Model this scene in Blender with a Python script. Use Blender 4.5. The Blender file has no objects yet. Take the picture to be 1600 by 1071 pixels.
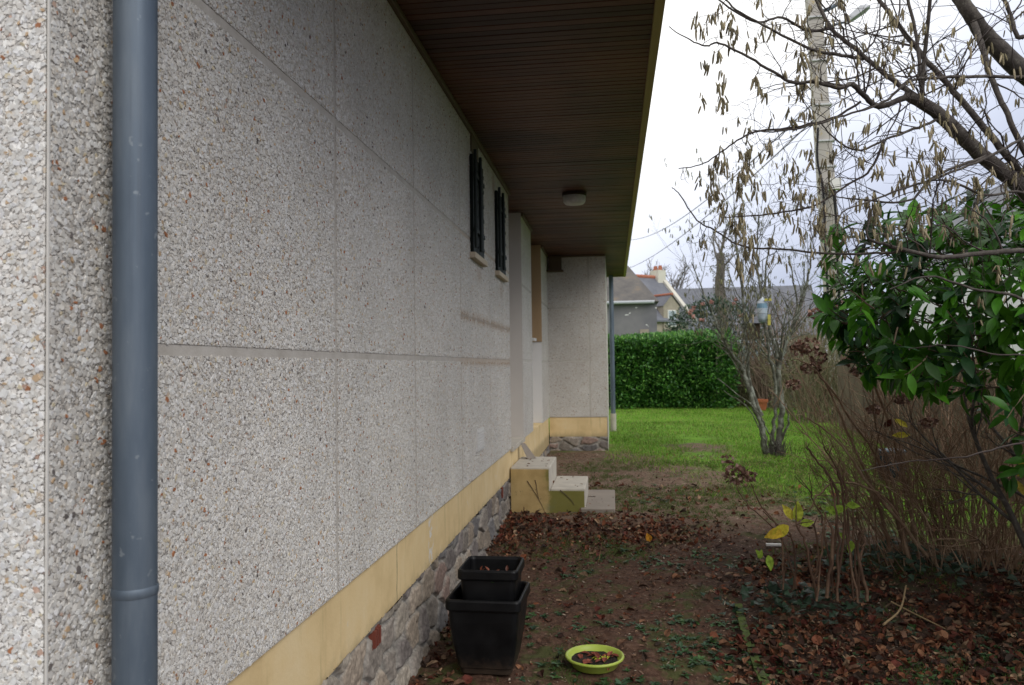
import bpy, math, random
import numpy as np
from mathutils import Vector, Matrix
S = bpy.context.scene
COL = S.collection
rs = np.random.RandomState(7)
random.seed(7)
R_ = math.radians
# ------------------------------------------------------------------ camera
F_, CX, CY = 1220.0, 800.0, 535.5
CAM = np.array([1.05, 0.0, 1.6])
nY = np.array([158, -34.5, F_]); nY /= np.linalg.norm(nY)
ro = R_(1.0)
up0 = np.array([-math.sin(ro), math.cos(ro), 0]); nU = up0 - nY * up0.dot(nY); nU /= np.linalg.norm(nU)
nX = np.cross(nU, nY); nX = nX if nX[0] > 0 else -nX
RW = np.stack([nX, nY, nU])          # camera (right, up, forward) -> world
cd = bpy.data.cameras.new('camera'); cam = bpy.data.objects.new('camera', cd); COL.objects.link(cam)
right, upv, fwd = RW[:, 0], RW[:, 1], RW[:, 2]
M = Matrix(((right[0], upv[0], -fwd[0], CAM[0]), (right[1], upv[1], -fwd[1], CAM[1]), (right[2], upv[2], -fwd[2], CAM[2]), (0, 0, 0, 1)))
cam.matrix_world = M
cd.sensor_width = 23.6; cd.lens = F_ / 1600 * 23.6
cd.clip_start = 0.05; cd.clip_end = 2000
cd.dof.use_dof = True; cd.dof.focus_distance = 3.2; cd.dof.aperture_fstop = 3.5
S.camera = cam
# ------------------------------------------------------------------ world, sun, exposure
SUN_EL, SUN_AZ = R_(37), R_(134)      # azimuth clockwise from +Y
w = bpy.data.worlds.new('World'); S.world = w; w.use_nodes = True
nt = w.node_tree; N = nt.nodes; L = nt.links
N.clear()
out = N.new('ShaderNodeOutputWorld'); bg = N.new('ShaderNodeBackground'); L.new(bg.outputs[0], out.inputs[0])
bg.inputs[1].default_value = 0.1
sky = N.new('ShaderNodeTexSky'); sky.sky_type = 'NISHITA'; sky.sun_disc = False
sky.sun_elevation = SUN_EL; sky.sun_rotation = SUN_AZ; sky.air_density = 1.0; sky.dust_density = 3.0
hs = N.new('ShaderNodeHueSaturation'); hs.inputs['Saturation'].default_value = 0.4; L.new(sky.outputs[0], hs.inputs['Color'])
tc = N.new('ShaderNodeTexCoord')
nz = N.new('ShaderNodeTexNoise'); nz.inputs['Scale'].default_value = 1.6; nz.inputs['Detail'].default_value = 5; L.new(tc.outputs['Generated'], nz.inputs['Vector'])
dt = N.new('ShaderNodeVectorMath'); dt.operation = 'DOT_PRODUCT'; L.new(tc.outputs['Generated'], dt.inputs[0])
dt.inputs[1].default_value = (-1.0, 0.0, 1.6)
ad = N.new('ShaderNodeMath'); ad.operation = 'MULTIPLY_ADD'; L.new(nz.outputs['Fac'], ad.inputs[0]); ad.inputs[1].default_value = 0.75; L.new(dt.outputs['Value'], ad.inputs[2])
cr = N.new('ShaderNodeValToRGB'); L.new(ad.outputs[0], cr.inputs[0])
cr.color_ramp.elements[0].position = 0.32; cr.color_ramp.elements[0].color = (0.40, 0.44, 0.56, 1)
cr.color_ramp.elements[1].position = 0.85; cr.color_ramp.elements[1].color = (1.0, 1.0, 1.0, 1)
e = cr.color_ramp.elements.new(0.56); e.color = (0.62, 0.66, 0.78, 1)
sc = N.new('ShaderNodeVectorMath'); sc.operation = 'SCALE'; L.new(cr.outputs[0], sc.inputs[0]); sc.inputs['Scale'].default_value = 13.0
mx = N.new('ShaderNodeMix'); mx.data_type = 'RGBA'; mx.inputs[0].default_value = 0.88
L.new(hs.outputs[0], mx.inputs[6]); L.new(sc.outputs[0], mx.inputs[7]); L.new(mx.outputs[2], bg.inputs[0])
sd = bpy.data.lights.new('sun', 'SUN'); sd.energy = 1.25; sd.angle = R_(40); sd.color = (1, 0.975, 0.94)
so = bpy.data.objects.new('sun', sd); COL.objects.link(so)
sv = Vector((math.sin(SUN_AZ) * math.cos(SUN_EL), math.cos(SUN_AZ) * math.cos(SUN_EL), math.sin(SUN_EL)))
so.rotation_euler = sv.to_track_quat('Z', 'Y').to_euler(); so.location = (5, -5, 12)
S.view_settings.view_transform = 'Standard'; S.view_settings.look = 'None'
S.view_settings.gamma = 1; S.view_settings.exposure = 0.2

# ------------------------------------------------------------------ helpers
def at(px, py, y):
    d = RW @ np.array([px - CX, CY - py, F_]); return CAM + d * (y / d[1])
def tag(o, label=None, cat=None, group=None, kind=None):
    if label: o['label'] = label
    if cat: o['category'] = cat
    if group: o['group'] = group
    if kind: o['kind'] = kind
    return o
def empty(name, loc, label, cat, group=None):
    o = bpy.data.objects.new(name, None); COL.objects.link(o); o.location = loc; o.empty_display_size = 0.1
    return tag(o, label, cat, group)
def rootloc(p):
    while p.parent: p = p.parent
    return np.array(p.location)
def mk(name, V, F, mat, parent=None, base=None, col=None, smooth=False, mi=None):
    """world-space vertices -> ONE mesh object; F: list of (n,k) int arrays"""
    V = np.asarray(V, dtype=np.float64).reshape(-1, 3)
    F = [np.asarray(f, dtype=np.int64) for f in (F if isinstance(F, list) else [F]) if len(f)]
    off = rootloc(parent) if parent is not None else (np.array(base, dtype=float) if base is not None else np.zeros(3))
    me = bpy.data.meshes.new(name)
    me.vertices.add(len(V)); me.vertices.foreach_set('co', (V - off).astype(np.float32).ravel())
    idx = np.concatenate([f.ravel() for f in F]); cnt = np.concatenate([np.full(len(f), f.shape[1]) for f in F])
    me.loops.add(len(idx)); me.loops.foreach_set('vertex_index', idx.astype(np.int32))
    me.polygons.add(len(cnt)); st = np.concatenate([[0], np.cumsum(cnt)[:-1]])
    me.polygons.foreach_set('loop_start', st.astype(np.int32))
    me.polygons.foreach_set('use_smooth', np.full(len(cnt), smooth))
    for m in (mat if isinstance(mat, list) else [mat]): me.materials.append(m)
    if mi is not None: me.polygons.foreach_set('material_index', np.asarray(mi, dtype=np.int32))
    me.update(calc_edges=True); me.validate()
    if col is not None:
        a = me.color_attributes.new('Col', 'FLOAT_COLOR', 'POINT')
        c = np.ones((len(V), 4), dtype=np.float32); c[:, :3] = col; a.data.foreach_set('color', c.ravel())
    o = bpy.data.objects.new(name, me); COL.objects.link(o)
    if parent is not None: o.parent = parent
    elif base is not None: o.location = base
    return o
class G:
    """geometry collector (quads + other polys)"""
    def __init__(s): s.V = []; s.F = {}; s.n = 0; s.C = []
    def add(s, V, F, c=None):
        V = np.asarray(V, float).reshape(-1, 3); F = np.asarray(F, int)
        s.V.append(V); s.F.setdefault(F.shape[1], []).append(F + s.n); s.n += len(V)
        s.C.append(np.tile(np.array(c if c is not None else (1, 1, 1), float), (len(V), 1)) if c is None or np.ndim(c) == 1 else np.asarray(c, float))
    def box(s, a, b, c=None):
        x0, y0, z0 = a; x1, y1, z1 = b
        V = [(x0, y0, z0), (x1, y0, z0), (x1, y1, z0), (x0, y1, z0), (x0, y0, z1), (x1, y0, z1), (x1, y1, z1), (x0, y1, z1)]
        s.add(V, [(0, 3, 2, 1), (4, 5, 6, 7), (0, 1, 5, 4), (1, 2, 6, 5), (2, 3, 7, 6), (3, 0, 4, 7)], c)
    def tube(s, P, r, k=6, c=None, cap=True):
        P = np.asarray(P, float); n = len(P); r = np.broadcast_to(np.asarray(r, float), (n,))
        T = np.gradient(P, axis=0); T /= np.linalg.norm(T, axis=1)[:, None] + 1e-12
        a = np.array([0, 0, 1.]) if abs(T[0, 2]) < .9 else np.array([1., 0, 0])
        u = np.cross(T[0], a); u /= np.linalg.norm(u)
        V = []
        an = np.arange(k) * 2 * math.pi / k; ca, sa = np.cos(an)[:, None], np.sin(an)[:, None]
        for i in range(n):
            u = u - T[i] * u.dot(T[i]); u /= np.linalg.norm(u) + 1e-12
            v = np.cross(T[i], u); V.append(P[i] + r[i] * (ca * u + sa * v))
        V = np.concatenate(V); i = np.arange(n - 1)[:, None] * k; j = np.arange(k)[None]; j2 = (j + 1) % k
        s.add(V, np.stack([i + j, i + j2, i + k + j2, i + k + j], -1).reshape(-1, 4), c)
        if cap:
            s.add(V[-k:], [list(range(k))], c); s.add(V[:k], [list(range(k))[::-1]], c)
    def lathe(s, c0, prof, k=24, c=None):
        an = np.arange(k) * 2 * math.pi / k; V = []
        for r, z in prof: V.append(np.stack([c0[0] + r * np.cos(an), c0[1] + r * np.sin(an), np.full(k, c0[2] + z)], -1))
        n = len(prof); V = np.concatenate(V); i = np.arange(n - 1)[:, None] * k; j = np.arange(k)[None]; j2 = (j + 1) % k
        s.add(V, np.stack([i + j, i + j2, i + k + j2, i + k + j], -1).reshape(-1, 4), c)
    def mk(s, name, mat, parent=None, base=None, col=False, smooth=False):
        if not s.V: return None
        return mk(name, np.concatenate(s.V), [np.concatenate(f) for f in s.F.values()], mat, parent, base, np.concatenate(s.C) if col else None, smooth)
def bevel(o, wd=0.004, seg=2):
    m = o.modifiers.new('bevel', 'BEVEL'); m.width = wd; m.segments = seg; m.limit_method = 'ANGLE'; m.angle_limit = R_(40)
    return o
def vnoise(x, y, seed=0, oct=4, s=1.0):
    """value noise, numpy"""
    x = np.asarray(x, float) * s; y = np.asarray(y, float) * s; o = 0; a = 1; t = 0
    for k in range(oct):
        r = np.random.RandomState(seed + k * 13).rand(64, 64)
        xi = np.floor(x).astype(int); yi = np.floor(y).astype(int); fx = x - xi; fy = y - yi
        fx = fx * fx * (3 - 2 * fx); fy = fy * fy * (3 - 2 * fy)
        g = lambda i, j: r[i % 64, j % 64]
        o = o + a * ((g(xi, yi) * (1 - fx) + g(xi + 1, yi) * fx) * (1 - fy) + (g(xi, yi + 1) * (1 - fx) + g(xi + 1, yi + 1) * fx) * fy)
        t += a; a *= .5; x = x * 2.03 + 7.1; y = y * 2.03 + 3.7
    return o / t
def sst(a, b, x): t = np.clip((x - a) / (b - a), 0, 1); return t * t * (3 - 2 * t)
def unit(v): v = np.asarray(v, float); return v / (np.linalg.norm(v, axis=-1, keepdims=True) + 1e-12)
def scatter(T, TF, P, fw, upd, sc, col=None):
    """place N copies of template T (x=side, y=along, z=up)"""
    P = np.asarray(P, float); n = len(P); fw = unit(fw); sd_ = unit(np.cross(fw, upd)); u = np.cross(sd_, fw)
    sc = np.broadcast_to(np.asarray(sc, float).reshape(-1, 1) if np.ndim(sc) < 2 else np.asarray(sc, float), (n, 3)) if np.ndim(sc) else np.full((n, 3), sc)
    T = np.asarray(T, float)[None] * sc[:, None, :]
    V = P[:, None] + T[..., 0:1] * sd_[:, None] + T[..., 1:2] * fw[:, None] + T[..., 2:3] * u[:, None]
    m = T.shape[1]; offs = np.arange(n)[:, None, None] * m
    FS = {}
    for f in TF: FS.setdefault(len(f), []).append(f)
    F = [(np.array(f)[None] + offs).reshape(-1, k) for k, f in FS.items()]
    C = None if col is None else np.repeat(np.asarray(col, float), m, axis=0)
    return V.reshape(-1, 3), F, C
def leaf_t(nseg=4, wd=.36, fold=.12, curl=-.18, pw=.85):
    """leaf of length 1 along y"""
    V = []; Fq = []
    for i in range(nseg + 1):
        t = i / nseg; wv = wd / 2 * (math.sin(math.pi * min(1, t * .96 + .02) ** pw)) ; z = curl * t * t
        V += [(-wv, t, z + fold * wv * 2), (0, t, z), (wv, t, z + fold * wv * 2)]
    for i in range(nseg):
        a = i * 3; Fq += [(a, a + 1, a + 4, a + 3), (a + 1, a + 2, a + 5, a + 4)]
    return V, Fq

# ------------------------------------------------------------------ materials
class NB:
    def __init__(s, name):
        s.m = bpy.data.materials.new(name); s.m.use_nodes = True; s.t = s.m.node_tree; s.p = s.t.nodes['Principled BSDF']; s._c = None
    def n(s, typ, **kw):
        x = s.t.nodes.new(typ)
        for k, v in kw.items():
            if k.startswith('i_'):
                k = k[2:]; k = int(k) if k.isdigit() else k.replace('_', ' ')
                (s.t.links.new(v, x.inputs[k]) if hasattr(v, 'links') or hasattr(v, 'is_linked') and not isinstance(v, (int, float, tuple)) else setattr(x.inputs[k], 'default_value', v))
            else: setattr(x, k, v)
        return x
    def co(s, scale=None):
        if s._c is None: s._c = s.n('ShaderNodeTexCoord').outputs['Object']
        if scale is None: return s._c
        return s.n('ShaderNodeVectorMath', operation='MULTIPLY', i_0=s._c, i_1=scale).outputs[0]
    def noise(s, sc=5, det=4, rough=.55, v=None, dist=0):
        return s.n('ShaderNodeTexNoise', i_Vector=v or s.co(), i_Scale=sc, i_Detail=det, i_Roughness=rough, i_Distortion=dist).outputs['Fac']
    def ramp(s, f, st, interp='LINEAR'):
        x = s.n('ShaderNodeValToRGB', i_0=f); r = x.color_ramp; r.interpolation = interp
        while len(r.elements) < len(st): r.elements.new(.5)
        for e_, (p, c) in zip(r.elements, st): e_.position = p; e_.color = (tuple(c) + (1,)) if np.ndim(c) else (c, c, c, 1)
        return x.outputs[0]
    def mix(s, f, a, b, bt='MIX'):
        x = s.n('ShaderNodeMix', data_type='RGBA', blend_type=bt)
        for k, v in ((0, f), (6, a), (7, b)):
            if hasattr(v, 'is_linked'): s.t.links.new(v, x.inputs[k])
            else: x.inputs[k].default_value = v if k == 0 else (tuple(v) + (1,) if len(v) == 3 else v)
        return x.outputs[2]
    def math(s, op, a, b=0., c=None):
        x = s.n('ShaderNodeMath', operation=op)
        for k, v in enumerate((a, b, c)):
            if v is None: continue
            if hasattr(v, 'is_linked'): s.t.links.new(v, x.inputs[k])
            else: x.inputs[k].default_value = v
        return x.outputs[0]
    def xyz(s): 
        x = s.n('ShaderNodeSeparateXYZ', i_0=s.co()); return x.outputs
    def done(s, col=None, rough=.8, bump=None, bs=.5, bd=.01, spec=.3, met=0):
        P = s.p
        if col is not None:
            if hasattr(col, 'is_linked'): s.t.links.new(col, P.inputs['Base Color'])
            else: P.inputs['Base Color'].default_value = tuple(col) + (1,)
        if hasattr(rough, 'is_linked'): s.t.links.new(rough, P.inputs['Roughness'])
        else: P.inputs['Roughness'].default_value = rough
        P.inputs['Specular IOR Level'].default_value = spec; P.inputs['Metallic'].default_value = met
        if bump is not None:
            b = s.n('ShaderNodeBump', i_Height=bump, i_Strength=bs, i_Distance=bd); s.t.links.new(b.outputs[0], P.inputs['Normal'])
        return s.m
def gt(b, x, e0, e1):  # smooth step
    return b.n('ShaderNodeMapRange', interpolation_type='SMOOTHSTEP', i_0=x, i_1=e0, i_2=e1).outputs[0]
def simple(name, col, rough=.7, var=.25, sc=8, bd=.003, bs=.3, spec=.3, met=0, bsc=60):
    b = NB(name); n = b.noise(sc, 5)
    c = b.mix(n, tuple(np.array(col) * (1 - var)), tuple(np.clip(np.array(col) * (1 + var), 0, 1)))
    return b.done(c, rough, b.noise(bsc, 3), bs, bd, spec, met)
def attr_mat(name, rough=.6, spec=.3, var=.15, nsc=60, trans=0, bd=.002):
    b = NB(name); a = b.n('ShaderNodeVertexColor', layer_name='Col').outputs[0]; n = b.noise(nsc, 3)
    c = b.mix(1.0, a, b.ramp(n, [(.3, 1 - var), (.7, 1 + var)]), 'MULTIPLY')
    m = b.done(c, rough, n, .3, bd, spec)
    if trans:
        tr = b.n('ShaderNodeBsdfTranslucent'); b.t.links.new(c, tr.inputs[0])
        ms = b.n('ShaderNodeMixShader'); ms.inputs[0].default_value = trans
        o_ = [x for x in b.t.nodes if x.type == 'OUTPUT_MATERIAL'][0]
        b.t.links.new(b.p.outputs[0], ms.inputs[1]); b.t.links.new(tr.outputs[0], ms.inputs[2]); b.t.links.new(ms.outputs[0], o_.inputs[0])
    return m
def pebble(name, tint=(1, 1, 1), stains=True):
    b = NB(name); co = b.co()
    wob = b.n('ShaderNodeTexNoise', i_Vector=co, i_Scale=90., i_Detail=1.)
    v = b.n('ShaderNodeVectorMath', operation='MULTIPLY_ADD', i_0=wob.outputs['Color'], i_1=(.009,) * 3, i_2=co).outputs[0]
    def layer(scale, off):
        vv = b.n('ShaderNodeVectorMath', operation='ADD', i_0=v, i_1=off).outputs[0]
        vo = b.n('ShaderNodeTexVoronoi', feature='F1', i_Vector=vv, i_Scale=scale)
        ed = b.n('ShaderNodeTexVoronoi', feature='DISTANCE_TO_EDGE', i_Vector=vv, i_Scale=scale).outputs['Distance']
        rel = b.n('ShaderNodeVectorMath', operation='SUBTRACT', i_0=b.n('ShaderNodeVectorMath', operation='SCALE', i_0=vv, i_Scale=1.).outputs[0], i_1=vo.outputs['Position']).outputs[0]
        tl = b.n('ShaderNodeVectorMath', operation='SUBTRACT', i_0=vo.outputs['Color'], i_1=(.5, .5, .5)).outputs[0]
        h = b.n('ShaderNodeVectorMath', operation='DOT_PRODUCT', i_0=rel, i_1=tl).outputs['Value']
        s_ = b.n('ShaderNodeSeparateColor', i_0=vo.outputs['Color'])
        edm = gt(b, ed, 0.0, .16)
        hh = b.math('MULTIPLY_ADD', h, scale * 1.1, b.math('MULTIPLY_ADD', s_.outputs[0], .5, 0.))
        hh = b.math('MULTIPLY', b.math('ADD', hh, .7), edm)
        return hh, s_.outputs, edm
    h1, c1, e1 = layer(66., (0, 0, 0)); h2, c2, e2 = layer(84., (3.3, 1.7, 9.1))
    cmp_ = b.math('GREATER_THAN', b.math('SUBTRACT', h2, h1), .08)
    h = b.math('MAXIMUM', h1, b.math('SUBTRACT', h2, .08))
    rnd = b.math('ADD', b.math('MULTIPLY', c1[1], b.math('SUBTRACT', 1., cmp_)), b.math('MULTIPLY', c2[1], cmp_))
    col = b.ramp(rnd, [(0, (.55, .49, .42)), (.12, (.62, .58, .52)), (.35, (.68, .65, .60)), (.62, (.73, .71, .67)), (.86, (.78, .77, .74)), (.925, (.44, .33, .20)), (.955, (.34, .14, .06)), (.975, (.13, .11, .10)), (.985, (.62, .60, .58))], 'CONSTANT')
    col = b.mix(.35, col, b.ramp(b.noise(160, 3), [(.3, (.50, .475, .44)), (.7, (.72, .70, .66))]))
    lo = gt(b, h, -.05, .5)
    col = b.mix(lo, (.52, .485, .44), col)  # chip gaps get a darker mortar tone that also stands for crevice shade
    big = b.noise(1.3, 5, .6); col = b.mix(1., col, b.ramp(big, [(.3, (.86, .84, .82)), (.7, (1.04, 1.04, 1.03))]), 'MULTIPLY')
    if stains:
        X, Y, Z = b.xyz()
        n2 = b.noise(14, 4)
        def band(src, c_, wdt): return b.math('SUBTRACT', 1., gt(b, b.math('ABSOLUTE', b.math('SUBTRACT', src, c_)), wdt * .25, wdt))
        st = b.math('MULTIPLY', band(Z, 1.965, .06), b.math('MULTIPLY', gt(b, Y, 5.30, 5.38), b.math('LESS_THAN', Y, 8.1)))
        st2 = b.math('MULTIPLY', band(Z, 1.63, .045), b.math('MULTIPLY', gt(b, Y, 5.2, 5.5), b.math('LESS_THAN', Y, 8.1)))
        st3 = b.math('MULTIPLY', band(Z, 2.33, .12), b.math('MAXIMUM', band(Y, 6.12, .16), band(Y, 7.35, .16)))
        st4 = b.math('MULTIPLY', band(Z, 3.25, .14), band(Y, 6.95, .12))
        st5 = b.math('MULTIPLY', band(Y, 1.62, .13), gt(b, Z, 0., 4.))
        s_ = b.math('MAXIMUM', b.math('MAXIMUM', st, st2), b.math('MAXIMUM', b.math('MULTIPLY', st3, .7), st4))
        s_ = b.math('MULTIPLY', b.math('MULTIPLY', s_, .75), gt(b, n2, .3, .6))
        col = b.mix(s_, col, b.mix(.5, col, (.34, .19, .09)))
        col = b.mix(b.math('MULTIPLY', band(Y, 1.50, .20), .35), col, (.26, .235, .20))
        seam = b.math('MULTIPLY', band(Z, 1.965, .022), b.math('MULTIPLY', gt(b, Y, 5.36, 5.37), b.math('LESS_THAN', Y, 8.1))); col = b.mix(b.math('MULTIPLY', seam, .6), col, (.33, .27, .21))
    col = b.mix(1., col, tuple(tint), 'MULTIPLY')
    return b.done(col, .75, h, .9, .0055, .25)
M_peb = pebble('pebble_dash'); M_peb_end = pebble('pebble_dash_skylit', (1.12, 1.14, 1.18), False)  # end wall copy lightened and cooled in colour to stand for open-sky light
b = NB('joint_mortar'); c = b.ramp(b.noise(9, 6, .65), [(.3, (.40, .365, .315)), (.7, (.53, .495, .445))]); X, Y, Z = b.xyz()
c = b.mix(b.math('MULTIPLY', b.math('MULTIPLY', gt(b, Y, 4.8, 5.6), b.math('LESS_THAN', Y, 8.1)), .35), c, (.40, .27, .16))
M_joint = b.done(c, .9, b.noise(180, 4), .4, .002)
b = NB('yellow_render'); X, Y, Z = b.xyz(); n1 = b.noise(3, 6, .6)
c = b.ramp(n1, [(.3, (.60, .44, .22)), (.5, (.70, .53, .28)), (.72, (.74, .59, .35))])
nv = b.noise(1, 4, .6, v=b.co((14, 14, 1.2))); c = b.mix(b.math('MULTIPLY', gt(b, nv, .56, .72), .4), c, (.40, .31, .14))
c = b.mix(b.math('MULTIPLY', gt(b, b.noise(6, 5, .65), .64, .70), .8), c, (.62, .58, .50))
ck = b.math('ABSOLUTE', b.math('SUBTRACT', b.math('MULTIPLY_ADD', b.noise(7, 4), .05, Y), 3.755))
c = b.mix(b.math('SUBTRACT', 1., gt(b, ck, .002, .005)), c, (.10, .07, .04))
wp = b.math('MULTIPLY', b.math('SUBTRACT', 1., gt(b, b.math('ABSOLUTE', b.math('SUBTRACT', Y, 4.45)), .02, .09)), gt(b, b.noise(22, 4, .7), .5, .6)); c = b.mix(wp, c, (.66, .64, .6))
dz_ = b.math('MULTIPLY', b.math('SUBTRACT', 1., gt(b, b.math('MULTIPLY_ADD', b.noise(8, 5, .7), .16, Z), .50, .60)), .55); c = b.mix(dz_, c, (.24, .19, .10))
M_yel = b.done(c, .8, b.noise(70, 4), .35, .003)
b = NB('mossy_yellow_render'); X, Y, Z = b.xyz(); nm = b.noise(7, 6, .65)
c = b.ramp(b.noise(4, 6, .6), [(.3, (.36, .25, .10)), (.6, (.50, .36, .16)), (.8, (.42, .36, .26))])
gm = b.math('ADD', b.math('MULTIPLY', nm, .8), gt(b, X, .2, .6)); gm = gt(b, gm, .62, .98)
c = b.mix(b.math('MULTIPLY', gm, .8), c, (.12, .135, .02)); c = b.mix(gt(b, b.noise(11, 5, .7), .6, .7), c, (.09, .075, .05))
M_mossy = b.done(c, .9, b.noise(60, 4), .5, .004)
M_conc = simple('weathered_concrete', (.46, .42, .355), .85, .3, 9, .003, .4)
M_slab = simple('path_slab', (.24, .205, .17), .9, .25, 5, .004, .4)
b = NB('soffit_wood'); X, Y, Z = b.xyz()
bi = b.math('FLOOR', b.math('DIVIDE', Y, .062)); wn = b.n('ShaderNodeTexWhiteNoise', noise_dimensions='1D', i_1=bi).outputs['Value']
gr = b.noise(3, 6, .6, v=b.co((3, 60, 30)))
c = b.mix(wn, (.042, .015, .009), (.125, .044, .024)); c = b.mix(b.math('MULTIPLY', gt(b, gr, .35, .65), .55), c, (.028, .012, .008))
c = b.mix(gt(b, b.noise(.9, 3), .42, .62), c, b.mix(.4, c, (.20, .08, .038)))
M_soff = b.done(c, .5, gr, .3, .002, .35)
M_trim = simple('brown_trim', (.12, .085, .055), .5, .2)
M_fascia = simple('yellow_green_fascia', (.33, .27, .09), .6, .22, 3)
M_zinc = None
b = NB('zinc_pipe'); n = b.noise(2.2, 6, .6, v=b.co((5, 5, 1))); n3 = b.noise(40, 3)
c = b.ramp(n, [(.3, (.07, .095, .125)), (.5, (.105, .135, .17)), (.72, (.16, .19, .22))]); c = b.mix(gt(b, n3, .66, .72), c, (.19, .22, .245))
nl = b.noise(1, 5, .6, v=b.co((60, 60, 1.0))); c = b.mix(b.math('MULTIPLY', gt(b, nl, .55, .75), .35), c, (.06, .07, .085))
M_zinc = b.done(c, b.ramp(n, [(.3, .42), (.7, .6)]), n3, .1, .001, .45, .35)
M_white = simple('white_paint', (.62, .60, .57), .6, .06, 4, .001, .2)
M_grey = simple('pale_grey_render', (.50, .46, .415), .8, .1, 3, .002, .3)
M_tan = simple('tan_shutter', (.40, .27, .15), .7, .12, 3)
M_green = simple('dark_green_paint', (.006, .011, .008), .6, .3, 10)
M_dark = simple('dark_interior', (.02, .02, .022), .3, .2)
M_sill = simple('sill_stone', (.50, .42, .31), .8, .2, 8)
M_terra = simple('terracotta', (.42, .13, .06), .8, .25, 10)
b = NB('black_plastic'); n = b.noise(9, 5); Xp, Yp, Zp = b.xyz(); du = b.math('MULTIPLY', gt(b, b.math('MULTIPLY_ADD', b.noise(26, 5, .7), .18, b.math('MULTIPLY', Zp, -1.)), -.02, .10), .7); M_black = b.done(b.mix(du, b.ramp(n, [(.3, (.004, .004, .0045)), (.7, (.009, .009, .0095))]), (.055, .038, .026)), b.ramp(n, [(.3, .32), (.7, .5)]), b.noise(300, 2), .15, .0006, .2)
b = NB('lime_plastic'); n = b.noise(12, 5); M_lime = b.done(b.ramp(n, [(.3, (.30, .38, .05)), (.7, (.38, .46, .08))]), .35, n, .1, .001, .4)
M_soilp = simple('potting_soil', (.022, .016, .012), .95, .5, 40, .01, .8)
M_stone = attr_mat('granite_rubble', .9, .2, .3, 55, 0, .006)
b = NB('hazel_bark'); n = b.noise(22, 6, .7); c = b.ramp(n, [(.3, (.045, .038, .034)), (.55, (.085, .072, .062)), (.72, (.17, .16, .13))]); M_bark = b.done(c, .85, b.noise(60, 5, .7), .9, .006)
b = NB('lichen_bark'); n = b.noise(9, 6, .7); M_lich = b.done(b.ramp(n, [(.35, (.05, .045, .035)), (.5, (.10, .10, .075)), (.62, (.24, .25, .21))]), .9, n, .6, .01)
M_twig = simple('thin_twigs', (.055, .042, .038), .8, .3, 12)
b = NB('hydrangea_canes'); n = b.noise(3.5, 7, .7); M_cane = b.done(b.ramp(n, [(.3, (.10, .058, .036)), (.5, (.20, .125, .078)), (.68, (.34, .25, .165))]), .85, b.noise(90, 3), .6, .002)
M_leaf = attr_mat('glossy_leaves', .42, .3, .2, 20, .3)
M_lhedge = attr_mat('hedge_leaves', .35, .5, .1, 20, .2)
M_dead = attr_mat('dead_leaves', .7, .12, .4, 45)
M_grass = attr_mat('grass_blades', .8, .08, .1, 20, .3)
M_catk = attr_mat('catkins', .9, .1, .3, 300)
b = NB('concrete_pole'); n = b.noise(2, 6, .65); M_pole = b.done(b.mix(gt(b, b.noise(5, 5, .7), .55, .7), b.ramp(n, [(.3, (.33, .305, .27)), (.7, (.45, .42, .385))]), (.40, .30, .12)), .9, b.noise(50, 4), .5, .004)
M_slate = None
b = NB('slate_roof'); br = b.n('ShaderNodeTexBrick', i_Vector=b.co((1, 1, 1)), i_Scale=3.5)
n = b.noise(1.2, 6, .6); c = b.ramp(n, [(.3, (.085, .09, .11)), (.7, (.15, .155, .18))]); M_slate = b.done(b.mix(.25, c, b.ramp(b.noise(14, 2), [(.4, (.07, .075, .09)), (.6, (.19, .19, .21))])), .6, b.noise(25, 2), .5, .02, .4)
b = NB('lichened_slate'); n = b.noise(1.6, 6, .65); M_slate2 = b.done(b.ramp(n, [(.3, (.085, .08, .08)), (.55, (.13, .12, .11)), (.7, (.18, .145, .11))]), .9, b.noise(20, 3), .6, .02)
b = NB('slate_cladding'); n = b.noise(.9, 6, .6); c = b.ramp(n, [(.3, (.13, .13, .145)), (.7, (.22, .21, .215))]); c = b.mix(gt(b, b.noise(1.4, 2, .4, v=b.co((1, 1, 2.2))), .665, .685), c, (.8, .8, .78))
M_clad = b.done(c, .8, b.noise(20, 2), .5, .01)
M_stw = simple('house_stone', (.30, .26, .21), .9, .35, 3, .01, .6)
M_cream = simple('cream_render', (.55, .52, .45), .8, .15, 2)
M_orange = simple('ridge_tiles', (.36, .13, .08), .8, .3, 8)
M_glass = NB('window_glass').done((.35, .40, .45), .08, None, spec=.6)
M_wood = simple('brown_wood', (.09, .062, .04), .8, .35, 6, .004, .5)

# ------------------------------------------------------------------ ground
def gbase(y): return np.interp(y, [-60, 3, 4, 7.7, 12.8, 16, 30, 400], [0, 0, .03, .12, .21, .28, .32, .32])
def gz(x, y, fine=True):
    x = np.asarray(x, float); y = np.asarray(y, float)
    z = gbase(y) + (vnoise(x, y, 3, 3, .8) - .5) * .06 * sst(0.05, .8, x)
    z = z + .05 * np.exp(-((x - 2.1) ** 2 / .3 + (y - 5.1) ** 2 / .25)) + .06 * np.exp(-((x - 3.1) ** 2 / .8 + (y - 6) ** 2 / .5)) + .05 * np.exp(-((x - .7) ** 2 / .5 + (y - 7.3) ** 2 / .12))
    if fine: z = z + ((vnoise(x, y, 11, 4, 9) - .5) * .046 + (vnoise(x, y, 19, 3, 40) - .5) * .015) * sst(14, 8, y)
    return z
def axis(a, b_, fine, lo, hi, n_out):
    c_ = np.arange(a, b_, fine); l = a - np.geomspace(fine, a - lo, n_out)[::-1]; h = b_ + np.geomspace(fine, hi - b_, n_out)
    return np.concatenate([l, c_, h])
gx = axis(-.1, 4.6, .013, -160, 220, 45); gy = axis(3.1, 8.6, .013, -40, 420, 75)
XX, YY = np.meshgrid(gx, gy); ZZ = gz(XX, YY)
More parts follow.
